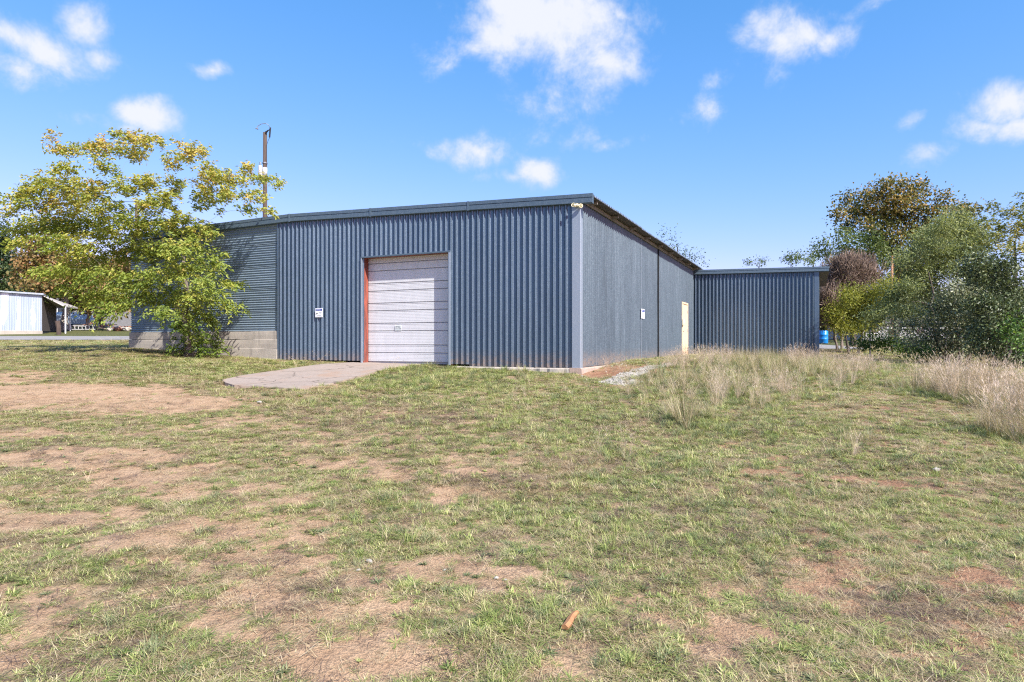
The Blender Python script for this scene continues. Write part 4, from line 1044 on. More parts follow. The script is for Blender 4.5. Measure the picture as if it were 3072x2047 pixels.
make_tree('hackberry_tree', 'yellowing tree at the right edge of the picture', 'tree', p, c5(RE, 20.5, -.8, .8, 38), M['bark_dark'], LM_YEL, 38, trunk_r=.12, crotch=.45, leaf=(.10, .04), per_m2=20, k_leaf=15, spray=.34, tint=(.5, .28))
LM_EV = leaf_mat('dark_evergreen_leaves', [(0, (0.034, 0.049, 0.026)), (.5, (0.091, 0.124, 0.058)), (.85, (0.169, 0.215, 0.104)), (1, (0.260, 0.286, 0.156))], .25, .4)
EV1 = [(1300,620,76,52),(1400,680,105,68),(1540,680,95,68),(1330,760,105,60),(1450,800,115,68),(1570,820,76,68),(1400,920,135,68),(1550,940,86,76),(1450,1060,135,68),(1560,1080,76,68),(1350,1180,140,60),(1500,1200,115,68),(1560,1310,60,50),(1640,1000,80,120),(1640,1200,80,100),(1250,940,90,60),(1420,1130,120,60),(1300,1100,100,60),(1480,880,100,60),(1280,700,80,60),(1500,1290,90,50),(1380,1260,90,40)]
p = at(2350 + 1450 / 2.24, 1110, 18.2); p.z = float(height(p.x, p.y))
make_tree('evergreen_bush', 'dense dark green bush at the right edge below the yellowing tree', 'bush', p, c5(EV1, 18.2, -.8, .8, 39), M['bark_dark'], LM_EV, 39, trunk_r=.08, crotch=.25, leaf=(.095, .046), per_m2=24, k_leaf=20, spray=.28, tint=(.5, .3), leafdir='ball', stems=4)
EV2 = [(1250,850,115,60),(1150,900,115,52),(1300,1000,140,68),(1130,1000,125,60),(1000,960,76,42),(1200,1100,135,60),(1060,1100,86,52),(1250,1220,95,42),(1010,1040,70,40),(1130,1170,80,44),(900,1090,80,44),(820,1060,70,36),(980,1150,80,40),(1080,940,90,50),(1200,980,100,60),(1150,830,90,50),(760,1090,60,30),(880,1170,80,44),(960,1200,70,40),(1080,1220,90,44),(700,1110,56,26),(1180,1250,90,40)]
LM_EV2 = leaf_mat('greyish_brush_leaves', [(0, (0.061, 0.084, 0.049)), (.5, (0.184, 0.215, 0.116)), (1, (0.460, 0.460, 0.306))], .2, .4)
p = at(2350 + 1180 / 2.24, 1090, 20.5); p.z = float(height(p.x, p.y))
make_tree('brush_thicket', 'grey-green twiggy brush under the feathery mesquite', 'bush', p, c5(EV2, 20.5, -.8, .8, 41), M['bark_dark'], LM_EV2, 41, trunk_r=.06, crotch=.25, leaf=(.085, .038), per_m2=26, k_leaf=18, spray=.3, tint=(.5, .3), leafdir='ball', stems=5, twig_r=.008)
LM_UG = leaf_mat('bright_undergrowth', [(0, (0.030, 0.072, 0.018)), (.5, (0.084, 0.168, 0.036)), (1, (0.204, 0.312, 0.072))], .35)
for i, (lst, Y, lab) in enumerate((([(640,1190,56,34),(740,1190,76,34),(830,1220,76,40),(690,1150,40,20),(560,1190,50,30),(500,1200,40,24),(900,1200,70,40),(600,1140,40,24)], 24, 'bright green undergrowth in front of the chain-link fence'),
                                ([(960,1270,56,34),(910,1250,40,34),(1000,1290,40,26)], 20, 'small bright green weed clump at the foot of the brush'),
                                ([(1540,1120,66,44),(1590,1180,36,52),(1560,1060,40,34)], 16.6, 'bright green shrub in front of the dark bush at the right edge'))):
    p = at(2350 + lst[0][0] / 2.24, 1085, Y); p.z = float(height(p.x, p.y))
    make_tree('green_shrub', lab, 'shrub', p, c5(lst, Y, -.4, .4, 50 + i), M['bark_dark'], LM_UG, 50 + i, trunk_r=.02, crotch=.1, leaf=(.09, .045), per_m2=34, k_leaf=16, spray=.26, tint=(.5, .28), leafdir='ball', stems=3, group='green undergrowth at the right')
ORD = ['first', 'second', 'third', 'fourth', 'fifth', 'sixth', 'seventh', 'eighth', 'ninth', 'tenth']
# a row of trees closing the view far behind the brush
for i in range(9):
    Y = 62 + (i % 3) * 7; px = 2480 + i * 85
    p = at(px, 1005, Y); p.z = float(height(p.x, p.y)); hgt = random.uniform(4.5, 6.5)
    bl = [(p + Vector((random.uniform(-2.4, 2.4), random.uniform(-1.5, 1.5), random.uniform(.8, hgt))), 1.3, 1.2, .95) for _ in range(13)]
    make_tree('background_tree', 'dark tree in the distant row behind the right-hand brush, %s from the left' % ORD[i], 'tree', p, bl, M['bark_dark'], LM_DARK, 60 + i, trunk_r=.2, crotch=.3, leaf=(.30, .17), per_m2=4.5, k_leaf=13, spray=.8, tint=(.55, .3), leafdir='ball', twig=False, group='distant row of trees')
for i in range(5):
    Y = 84 + (i % 2) * 8; px = -20 + i * 95
    p = at(px, 960, Y); p.z = float(height(p.x, p.y)); hgt = random.uniform(4.5, 6.5)
    bl = [(p + Vector((random.uniform(-3, 3), random.uniform(-1.5, 1.5), random.uniform(.8, hgt))), 1.6, 1.3, 1.1) for _ in range(13)]
    make_tree('background_tree', 'dark tree in the distant row behind the left-hand yard, %s from the left' % ORD[i], 'tree', p, bl, M['bark_dark'], LM_DARK, 80 + i, trunk_r=.2, crotch=.3, leaf=(.34, .2), per_m2=4, k_leaf=13, spray=.9, tint=(.5, .3), leafdir='ball', twig=False, group='distant trees behind the yard')

# ------------------------------------------------------------------ utility poles and wires
def pole(px, ptop, Y, label, r0, name='utility_pole', mat='pole', base_py=1000):
    t = at(px, ptop, Y); g = float(height(t.x, t.y)); e = empty(name, (t.x, t.y, g)); tag(e, label, 'utility pole')
    h = t.z - g; MB().tube([(0, 0, -.3), (0, 0, h * .5), (0, 0, h)], [r0 * 1.15, r0 * 1.0, r0 * .82], 12).build('shaft', M[mat], e, smooth=True)
    return e, h
PY = 46
M['pale_wrap'] = plain('pale_pole_wrap', (.50, .50, .53), (.36, .36, .4), .5, 0, 5)
e, h = pole(795, 398, PY, 'tall dark wooden utility pole with a transformer behind the warehouse roof', .16)
z = lambda py: CAMZ + (HY - py) / FP * PY - e.location.z
tc = MB().lathe([(.0, 0), (.13, 0), (.14, .06), (.14, .74), (.12, .82), (.05, .84), (.0, .84)], 18, 'z', (-.30, -.1, z(533))).build('transformer', M['pale_wrap'], e, smooth=True)
MB().lathe([(.0, 0), (.03, 0), (.07, .04), (.03, .08), (.07, .12), (.03, .16), (.07, .20), (.02, .25), (.0, .25)], 10, 'z', (-.30, -.1, z(533) + .84)).build('bushing', M['metal_grey'], tc, smooth=True)
MB().tube([(0, -.02, z(530)), (0, -.02, z(504))], .168, 12).build('pole_wrap', M['pale_wrap'], e, smooth=True)
MB().tube([(0, 0, z(492)), (0, 0, z(488))], .185, 12).build('pole_band', M['metal_grey'], e)
mb = MB(); mb.tube([(.05, -.1, z(398)), (.42, -.2, z(392))], .035, 6); mb.tube([(.40, -.2, z(415)), (.46, -.2, z(386))], .06, 8); mb.tube([(.10, -.12, z(402)), (.30, -.2, z(394))], .05, 6)
mb.build('cutout', M['black'], e)
mb = MB(); mb.tube([(.30, -.1, z(378)), (.1, -.1, z(372)), (-.25, -.1, z(374)), (-.5, -.1, z(381)), (-.55, -.1, z(388))], .022, 6); mb.tube([(-.62, -.1, z(387)), (-.45, -.1, z(389))], .05, 6); mb.tube([(.3, -.1, z(378)), (.45, -.18, z(386))], .02, 6)
mb.build('jumper_wire', M['metal_grey'], e)
mb = MB(); mb.tube([(.44, -.2, z(414)), (.30, -.2, z(425)), (.14, -.1, z(440)), (.15, -.16, z(500))], .015, 5); mb.build('lead_wire', M['black'], e)
e2, h2 = pole(411, 600, 50, 'brown utility pole mostly hidden behind the yellow-green tree', .17)
e3, h3 = pole(2676, 768, 33, 'slim orange-brown wooden pole among the brush at the right', .065, mat='pole_orange')
MB().tube([at(2664, 1022, 25.5), at(2690, 890, 25.2), at(2694, 862, 25.1)], .028, 8).build('leaning_pipe', M['metal_grey'])
tag(bpy.data.objects['leaning_pipe'], 'thin pale pipe leaning by the chain-link fence', 'pipe')
def wire(a, b, sag, label, r=.02):
    pts = [a.lerp(b, i / 14) - Vector((0, 0, sag * 4 * (i / 14) * (1 - i / 14))) for i in range(15)]
    o = MB().tube(pts, r, 5).build('overhead_wire', M['black']); tag(o, label, 'wire'); return o
wire(at(-300, 556, 55), at(411, 606, 50), .3, 'overhead wire entering at the left edge above the tree')
wire(at(411, 612, 50), at(790, 700, 46), .1, 'overhead wire between the hidden brown pole and the tall pole', .015)

# ------------------------------------------------------------------ yard across the road
SY = 46.5
def paint_peel():
    m, nt, p = new_mat('peeling_painted_steel'); L = nt.links.new
    n = noise(nt, wpos(nt, (2.2, 2.2, .45)), .75, 6, .62)
    v = noise(nt, wpos(nt, (9, 9, .2)), 1.5, 4, .6)
    c = ramp(nt, v, [(.3, (.27, .33, .40)), (.7, (.40, .45, .51))])
    c = mixc(nt, mrange(nt, n, .53, .58), c, (.78, .80, .86))
    c = mixc(nt, mrange(nt, noise(nt, wpos(nt), 3.0, 5, .7), .66, .74, 0, .7), c, (.30, .17, .10))
    L(c, p.inputs['Base Color']); p.inputs['Roughness'].default_value = .5; p.inputs['Metallic'].default_value = .25
    return m
M['shed'] = paint_peel()
sh = empty('storage_shed', (0, 0, 0)); p0 = at(127, 1003, SY); sh.location = (p0.x, SY, float(height(p0.x, SY)) - .05)
tag(sh, 'small corrugated steel shed with peeling blue and white paint across the road', 'shed')
zr = lambda py: CAMZ + (HY - py) / FP * SY - sh.location.z
SWD = 4.8; sh.rotation_euler = (0, 0, R(24))
for k in range(8):
    mb = MB(); n = 24
    for j in (0, 1):
        for i in range(n + 1):
            x = -SWD + k * SWD / 8 + SWD / 8 * i / n; mb.v.append((x, -.012 * math.cos(2 * math.pi * i / 4) - .003 * (k % 2), zr(993) if j == 0 else zr(885) + (-x) * .028))
    for i in range(n): mb.f.append((i, i + 1, n + 2 + i, n + 1 + i)); mb.m.append(0)
    me = bpy.data.meshes.new('wall_sheet'); me.from_pydata(mb.v, [], mb.f); link_mesh('wall_sheet', me, M['shed'], sh)
MB().box((-SWD, .03, -.3), (-.02, 4.2, zr(889))).build('shed_body', M['black'], sh)
mb = MB(); mb.box((-.02, -.02, zr(993)), (.0, 4.2, zr(888))); mb.build('end_wall', M['bark_dark'], sh)  # dark brown: the shade under the lean-to is put into the wall colour
MB().box((-SWD, -.06, -.4), (.02, .0, zr(993))).build('foundation', M['concrete'], sh, .01)
mb = MB(); mb.hexa([(-SWD, -.22, zr(877) + SWD * .028 - .10), (.12, -.22, zr(885) - .02), (.12, 4.5, zr(885) - .3), (-SWD, 4.5, zr(877) + SWD * .028 - .3), (-SWD, -.22, zr(877) + SWD * .028), (.12, -.22, zr(881)), (.12, 4.5, zr(885) - .25), (-SWD, 4.5, zr(877) + SWD * .028 - .2)])
mb.build('roof', M['roof'], sh)
M['pale_tin'] = plain('pale_tin_underside', (.50, .47, .45), (.36, .33, .31), .6, .2, 2.0, (3, .5, 1))
lt = MB().hexa([(.02, -.05, zr(888)), (1.36, .2, zr(921)), (1.5, 4.4, zr(921) + .08), (.02, 4.4, zr(926) + .3), (.02, -.05, zr(886)), (1.38, .2, zr(918)), (1.5, 4.4, zr(918) + .1), (.02, 4.4, zr(926) + .36)]).build('lean_to_roof', M['pale_tin'], sh)
for (dx, dy, py) in ((1.34, .3, 920), (.9, 4.2, 924)):
    MB().tube([(dx, dy, float(height(sh.location.x + dx * .91 - dy * .41, SY + dx * .41 + dy * .91)) - sh.location.z - .1), (dx, dy, zr(py) + .05)], .045, 8).build('lean_to_post', M['white'], sh)
# leaning gate post by the road
p = at(177, 1003, 45.2); p.z = float(height(p.x, p.y)) - .05
gpst = MB().tube([(0, 0, -.2), (-.02, 0, .5), (-.11, 0, 1.02)], [.14, .15, .16], 8).build('gate_post', M['pole']); gpst.location = p
tag(gpst, 'short leaning weathered timber post beside the shed lean-to', 'post')
# ladder lying on its edge
ld = empty('ladder', at(236, 975, 51)); ld.location.z = float(height(ld.location.x, ld.location.y)) + .05; ld.rotation_euler = (R(8), 0, R(-3)); tag(ld, 'pale aluminium ladder lying on its side in the yard', 'ladder')
M['alu'] = plain('aluminium', (.72, .72, .72), (.6, .6, .6), .4, .4)
for zz_ in (0.02, .34): MB().box((-1.35, -.03, zz_), (1.35, .03, zz_ + .07)).build('rail', M['alu'], ld)
for k in range(9): MB().tube([(-1.2 + k * .3, 0, .05), (-1.2 + k * .3, 0, .38)], .028, 6).build('rung', M['alu'], ld)
# timber and scrap pile
M['old_wood'] = plain('old_lumber', (.44, .34, .25), (.25, .18, .13), .85, 0, 4.0, (6, 6, 6))
M['rust'] = plain('rusty_scrap', (.34, .16, .09), (.18, .08, .05), .8, 0, 6.0)
for k in range(10):
    px = 208 + k * 19; Y = random.uniform(51.5, 55); p = at(px, 975, Y); p.z = float(height(p.x, p.y)) + .08 + .11 * (k % 4)
    ln = random.uniform(.7, 1.9); o = MB().box((-ln / 2, -.07, -.03), (ln / 2, .07, .03)).build('lumber_plank', M['old_wood'] if k % 3 else M['rust'], None, .006)
    o.location = p; o.rotation_euler = (random.uniform(-.3, .3), random.uniform(-.22, .22), random.uniform(-.8, .8))
    tag(o, 'old plank in the scrap pile behind the ladder, %s from the left' % ORD[k], 'plank', 'planks in the scrap pile')
for k in range(7):
    px = 330 + k * 9; p = at(px, 985, 50.5 + (k % 3) * .5); p.z = float(height(p.x, p.y)) + .15
    bm = bmesh.new(); bmesh.ops.create_icosphere(bm, subdivisions=2, radius=.26)
    for v in bm.verts: v.co *= random.uniform(.75, 1.2); v.co.z *= .7
    me = bpy.data.meshes.new('scrap_heap'); bm.to_mesh(me); bm.free(); o = link_mesh('rubble_chunk', me, M['rust'] if k % 2 else M['concrete']); o.location = p
    tag(o, 'chunk of rubble in the yard left of the warehouse end, %s from the left' % ORD[k], 'rubble', 'rubble in the yard')
# dark house behind the yard
hs = empty('yard_house', at(236, 968, 62)); hs.location.z = float(height(hs.location.x, hs.location.y)); tag(hs, 'low dim house half hidden under the trees behind the ladder', 'house')
M['house'] = plain('grey_siding', (.26, .25, .25), (.17, .165, .165), .8, 0, 2.0, (1, 1, 8)); M['shingle'] = plain('shingles', (.10, .09, .09), None, .9); M['glass'] = plain('window_glass', (.03, .04, .05), None, .08)
MB().box((-2.9, 0, -.3), (2.6, 5, 2.3)).build('wall', M['house'], hs)
MB().hexa([(-3.3, -.5, 2.3), (3.0, -.5, 2.3), (3.0, 5.5, 2.3), (-3.3, 5.5, 2.3), (-2.8, 2.2, 3.5), (2.5, 2.2, 3.5), (2.5, 2.8, 3.5), (-2.8, 2.8, 3.5)]).build('roof', M['shingle'], hs)
for x in (-1.6, .9):
    w = MB().box((x - .45, -.05, .95), (x + .45, -.003, 1.95)).build('window', M['white'], hs); MB().box((x - .38, -.065, 1.02), (x + .38, -.052, 1.88)).build('pane', M['glass'], w)
# parked car glimpsed under the lean-to
cr_ = empty('parked_car', at(168, 975, 57)); cr_.location.z = float(height(cr_.location.x, cr_.location.y)); tag(cr_, 'pale blue car glimpsed under the shed lean-to', 'car')
M['car'] = plain('pale_blue_car_paint', (.30, .34, .38), (.26, .30, .34), .35)
mb = MB(); prof = [(-1.0, .35), (-1.05, .8), (-.9, 1.0), (-.72, 1.45), (.72, 1.45), (.9, 1.0), (1.05, .8), (1.0, .35)]
for y in (0, .5, 1.2, 3.4, 4.2):
    for (x, z_) in prof:
        kz = 1.0 if z_ < 1.1 or y >= 1.2 and y < 4 else .75
        mb.v.append((x, y, z_ * kz))
for i in range(4):
    for j in range(8): a = i * 8 + j; b = i * 8 + (j + 1) % 8; mb.f.append((a, b, b + 8, a + 8)); mb.m.append(0)
mb.f += [tuple(range(8)), tuple(32 + j for j in reversed(range(8)))]; mb.m += [0, 0]
bd = mb.build('body', M['car'], cr_)
MB().hexa([(-.8, .50, .93), (.8, .50, .93), (.8, .52, .95), (-.8, .52, .95), (-.66, 1.16, 1.40), (.66, 1.16, 1.40), (.66, 1.18, 1.42), (-.66, 1.18, 1.42)]).build('windscreen', M['glass'], cr_)
for sx_ in (-.9, .9):
    for sy in (.8, 3.4): MB().lathe([(0, -.1), (.33, -.1), (.33, .1), (0, .1)], 16, 'x', (sx_, sy, .33)).build('wheel', M['black'], cr_)
for sx_ in (-.7, .7): MB().box((sx_ - .16, -.04, .62), (sx_ + .16, -.002, .76)).build('headlight', M['white'], cr_)

# ------------------------------------------------------------------ beyond the brush at the right
M['blue_drum'] = plain('blue_plastic', (.01, .22, .62), (.01, .18, .52), .35)
bd_ = empty('blue_drum', at(2470.5, 1021, 44)); bd_.location.z = float(height(bd_.location.x, bd_.location.y)); tag(bd_, 'blue plastic drum on the lawn behind the annex corner', 'drum')
MB().lathe([(.0, 0), (.27, 0), (.285, .04), (.29, .28), (.305, .30), (.29, .32), (.29, .58), (.305, .60), (.29, .62), (.285, .86), (.27, .88), (.255, .88), (.25, .80), (.0, .80)], 24).build('barrel', M['blue_drum'], bd_, smooth=True)
wb = empty('white_bucket', at(2457, 1012, 45.5)); wb.location.z = float(height(wb.location.x, wb.location.y)) ; tag(wb, 'white bucket half hidden behind the annex corner', 'bucket')
MB().lathe([(.0, 0), (.13, 0), (.15, .36), (.16, .37), (.145, .38), (.0, .30)], 18).build('pail', M['white'], wb, smooth=True)
hr = empty('neighbour_house', at(2660, 1000, 52)); hr.location.z = float(height(hr.location.x, hr.location.y)) - .1; tag(hr, 'pale low house glimpsed through the brush at the right', 'house')
M['pale_siding'] = plain('pale_siding', (.34, .34, .34), (.27, .27, .27), .6, 0, 2.0, (1, 1, 8))
MB().box((-1.9, 0, 0), (4.2, 6, 1.55)).build('wall', M['pale_siding'], hr)
MB().hexa([(-2.3, -.5, 1.55), (4.6, -.5, 1.55), (4.6, 6.5, 1.55), (-2.3, 6.5, 1.55), (-1.8, 2.6, 2.5), (4.1, 2.6, 2.5), (4.1, 3.4, 2.5), (-1.8, 3.4, 2.5)]).build('roof', M['shingle'], hr)
for x in (-1.0, .8, 2.6):
    w = MB().box((x - .4, -.05, .7), (x + .4, -.003, 1.4)).build('window', M['white'], hr); MB().box((x - .33, -.065, .76), (x + .33, -.052, 1.34)).build('pane', M['glass'], w)
fc = empty('chain_link_fence', at(2610, 1035, 27)); fc.location.z = float(height(fc.location.x, fc.location.y)); tag(fc, 'rusty chain-link fence standing in the undergrowth at the right', 'fence')
FL = 6.4
for k in range(5):
    x = k * FL / 4; MB().tube([(x, .02 * k, -.2), (x, .02 * k, 1.3)], .03, 8).build('post', M['metal_grey'], fc)
MB().tube([(0, 0, 1.26), (FL, .08, 1.26)], .02, 6).build('top_rail', M['metal_grey'], fc)
mb = MB(); st_ = .12
for k in range(int((FL + 1.2) / st_)):
    for sgn in (1, -1):
        x0 = k * st_ - (1.2 if sgn > 0 else 0); x1 = x0 + 1.2 * sgn; z0, z1 = .02, 1.22
        xa, xb = sorted((x0, x1))
        if x1 < 0 or x0 > FL or xa < 0 or xb > FL: continue
        mb.tube([(x0, .05, z0), (x1, .05 + .01 * sgn, z1)], .004, 3, cap=False)
o = mb.build('mesh_wire', M['fence_wire'], fc); o['kind'] = 'stuff'

# ------------------------------------------------------------------ grass, weeds, gravel, stones
def tuft(kind, seed):
    r = np.random.default_rng(seed); V = []; F = []; T = []
    def blade(base, az, tilt0, tilt1, L, W, t, nseg=3):
        n0 = len(V); d = np.array([math.cos(az), math.sin(az), 0]); sd = np.array([-d[1], d[0], 0]); p = np.array(base, float)
        for i in range(nseg + 1):
            u = i / nseg; w = W * (1 - u) ** .7 * (.55 + .45 * min(1, u * 4 + .4))
            if i == nseg: V.append(p.copy())
            else: V.append(p - sd * w / 2); V.append(p + sd * w / 2)
            a = tilt0 + (tilt1 - tilt0) * (u + .5 / nseg)
            p = p + (d * math.sin(a) + np.array([0, 0, math.cos(a)])) * L / nseg
        for i in range(nseg - 1):
            b = n0 + 2 * i; F.append((b, b + 1, b + 3)); F.append((b, b + 3, b + 2))
        b = n0 + 2 * (nseg - 1); F.append((b, b + 1, b + 2))
        T.extend([t] * (len(V) - n0))
    U = lambda a, b: r.uniform(a, b)
    if kind == 'short':
        for _ in range(34): blade((U(-.07, .07), U(-.07, .07), -.005), U(0, 6.28), U(.1, .9), U(.7, 1.6), U(.05, .12), U(.004, .0065), U(.2, .8) if r.random() < .75 else U(.8, 1.0))
    elif kind == 'flat':
        for _ in range(34):
            a = U(0, 6.28); q = U(.0, .05); blade((q * math.cos(a), q * math.sin(a), .002), a + U(-.5, .5), U(.9, 1.3), U(1.4, 1.75), U(.06, .15), U(.004, .007), U(.1, .7))
    elif kind == 'straw':
        for _ in range(30): blade((U(-.09, .09), U(-.09, .09), .004), U(0, 6.28), U(.6, 1.3), U(1.2, 1.65), U(.06, .16), U(.003, .0045), U(.0, 1), 2)
    elif kind == 'mat':
        for _ in range(34): blade((U(-.1, .1), U(-.1, .1), .006), U(0, 6.28), U(1.0, 1.5), U(1.3, 1.7), U(.08, .2), U(.0025, .004), U(0, 1), 2)
    elif kind == 'weed':
        for _ in range(15): blade((U(-.015, .015), U(-.015, .015), .002), U(0, 6.28), U(.7, 1.2), U(1.2, 1.7), U(.05, .10), U(.012, .022), U(.1, .7))
        for _ in range(8): blade((U(-.02, .02), U(-.02, .02), .0), U(0, 6.28), U(.1, .5), U(.4, 1.0), U(.06, .11), U(.008, .012), U(.3, .9))
    elif kind == 'stem':
        for _ in range(4):
            az = U(0, 6.28); blade((U(-.03, .03), U(-.03, .03), 0), az, U(.05, .4), U(.3, 1.2), U(.25, .5), .0035, U(.3, 1), 4)
            p = np.array(V[-1])
            for _k in range(4): blade(p, U(0, 6.28), U(.3, 1.2), U(.6, 1.4), U(.03, .06), U(.004, .007), U(.2, .8), 2)
        for _ in range(12): blade((U(-.05, .05), U(-.05, .05), 0), U(0, 6.28), U(.3, 1.1), U(.9, 1.6), U(.06, .16), U(.004, .006), U(0, 1), 2)
    elif kind == 'medium':
        for _ in range(38): blade((U(-.05, .05), U(-.05, .05), 0), U(0, 6.28), U(.05, .5), U(.5, 1.5), U(.12, .26), U(.004, .006), U(.1, .9))
    elif kind == 'tall':
        for _ in range(52):
            az = U(0, 6.28); q = abs(r.normal()) * .05; L = U(.45, .95)
            blade((q * math.cos(az), q * math.sin(az), 0), az, U(.02, .35), U(.35, 1.35), L, U(.004, .006), U(0, 1), 4)
        for _ in range(26): blade((U(-.08, .08), U(-.08, .08), 0), U(0, 6.28), U(.1, .6), U(.7, 1.6), U(.2, .4), U(.004, .006), U(0, .5), 3)
    elif kind == 'feather':
        for _ in range(46):
            az = U(0, 6.28); q = abs(r.normal()) * .06; L = U(.55, 1.0); t0, t1 = U(.02, .3), U(.2, .9)
            blade((q * math.cos(az), q * math.sin(az), 0), az, t0, t1, L, U(.003, .0045), U(.3, 1), 4)
            p = np.array(V[-1]);
            for _k in range(3): blade(p - np.array([math.cos(az), math.sin(az), 1.2]) * U(.0, .08), az + U(-1, 1), U(.2, 1.0), U(.6, 1.4), U(.05, .10), U(.005, .009), U(.6, 1), 2)
    me = bpy.data.meshes.new('tuft_' + kind); fill_mesh(me, np.array(V), np.array(F))
    a = me.attributes.new('tint', 'FLOAT', 'POINT'); a.data.foreach_set('value', np.array(T, np.float32))
    return me
def grass_mat(name, stops, trans=.25):
    m = leaf_mat(name, stops, trans, .6); nt = m.node_tree
    oi = node(nt, 'ShaderNodeObjectInfo'); at_ = next(n for n in nt.nodes if n.type == 'ATTRIBUTE'); rp = next(n for n in nt.nodes if n.type == 'VALTORGB')
    f = mth(nt, 'MULTIPLY_ADD', mth(nt, 'SUBTRACT', oi.outputs['Random'], .5), .55, at_.outputs['Fac'])
    nt.links.new(f, rp.inputs[0]); return m
GM = {'green': grass_mat('bermuda_green', [(0, (.105, .16, .038)), (.4, (.235, .305, .085)), (.75, (.43, .445, .165)), (1, (.64, .57, .33))]),
      'blue': grass_mat('bluish_grass', [(0, (.075, .11, .045)), (.5, (.16, .20, .09)), (1, (.34, .34, .18))]),
      'straw': grass_mat('straw', [(0, (.23, .165, .095)), (.5, (.47, .375, .22)), (1, (.64, .545, .37))]),
      'brown': grass_mat('dead_brown_stems', [(0, (.055, .035, .028)), (.5, (.14, .09, .07)), (1, (.30, .22, .17))], .1),
      'dry': grass_mat('tall_dry_grass', [(0, (.15, .14, .055)), (.35, (.32, .27, .14)), (.7, (.50, .42, .28)), (1, (.62, .53, .41))]),
      'rosy': grass_mat('rosy_seed_grass', [(0, (.22, .165, .095)), (.4, (.42, .33, .235)), (1, (.60, .485, .40))])}
KINDS = [('short', 'green', 5), ('flat', 'green', 3), ('medium', 'green', 2), ('straw', 'straw', 3), ('mat', 'brown', 2), ('weed', 'blue', 2), ('weed', 'green', 3), ('stem', 'straw', 3), ('medium', 'blue', 2), ('tall', 'dry', 4), ('feather', 'rosy', 3), ('tall', 'green', 2)]
src = bpy.data.collections.new('grass_tufts'); idx_of = {}; cnt = 0
for kd, mt, n in KINDS:
    idx_of[(kd, mt)] = list(range(cnt, cnt + n))
    for i in range(n):
        me = tuft(kd, 100 + cnt); ob = bpy.data.objects.new('tuft_%03d' % cnt, me); me.materials.append(GM[mt]); src.objects.link(ob); cnt += 1
def scatter(name, P, rot, sc, idx, coll, label, cat):
    me = bpy.data.meshes.new(name); me.vertices.add(len(P)); me.vertices.foreach_set('co', P.astype(np.float32).ravel())
    a = me.attributes.new('rot', 'FLOAT_VECTOR', 'POINT'); a.data.foreach_set('vector', rot.astype(np.float32).ravel())
    a = me.attributes.new('scl', 'FLOAT_VECTOR', 'POINT'); a.data.foreach_set('vector', sc.astype(np.float32).ravel())
    a = me.attributes.new('pick', 'INT', 'POINT'); a.data.foreach_set('value', idx.astype(np.int32))
    o = bpy.data.objects.new(name, me); C.objects.link(o); tag(o, label, cat, kind='stuff')
    ng = bpy.data.node_groups.new(name + '_nodes', 'GeometryNodeTree')
    ng.interface.new_socket('Geometry', in_out='INPUT', socket_type='NodeSocketGeometry'); ng.interface.new_socket('Geometry', in_out='OUTPUT', socket_type='NodeSocketGeometry')
    gi = ng.nodes.new('NodeGroupInput'); go = ng.nodes.new('NodeGroupOutput'); ip = ng.nodes.new('GeometryNodeInstanceOnPoints'); ci = ng.nodes.new('GeometryNodeCollectionInfo')
    ci.inputs['Collection'].default_value = coll; ci.inputs['Separate Children'].default_value = True; ci.inputs['Reset Children'].default_value = True
    def na(n, t): q = ng.nodes.new('GeometryNodeInputNamedAttribute'); q.data_type = t; q.inputs['Name'].default_value = n; return [s for s in q.outputs if s.enabled and s.name == 'Attribute'][0]
    L = ng.links.new
    L(gi.outputs[0], ip.inputs['Points']); L(ci.outputs[0], ip.inputs['Instance']); ip.inputs['Pick Instance'].default_value = True
    L(na('pick', 'INT'), ip.inputs['Instance Index']); L(na('rot', 'FLOAT_VECTOR'), ip.inputs['Rotation']); L(na('scl', 'FLOAT_VECTOR'), ip.inputs['Scale'])
    L(ip.outputs[0], go.inputs[0]); md = o.modifiers.new('scatter', 'NODES'); md.node_group = ng
    return o
def sample(y0, y1, per_m2, spread=1.12, pad=1.5):
    hw1 = .8 * y1 * spread + pad; n = int(per_m2 * 2 * hw1 * (y1 - y0))
    x = rng.uniform(-hw1, hw1, n); y = rng.uniform(y0, y1, n); k = np.abs(x) < .8 * y * spread + pad
    return x[k], y[k]
bands = [(1.6, 6, 560, .72), (6, 10, 380, .85), (10, 16, 210, 1.1), (16, 24, 100, 1.5), (24, 36, 34, 2.3)]
allP = []; allI = []; allS = []
def pick(keys, n):
    pool = np.array(sum((idx_of[k] for k in keys), [])); return rng.choice(pool, n)
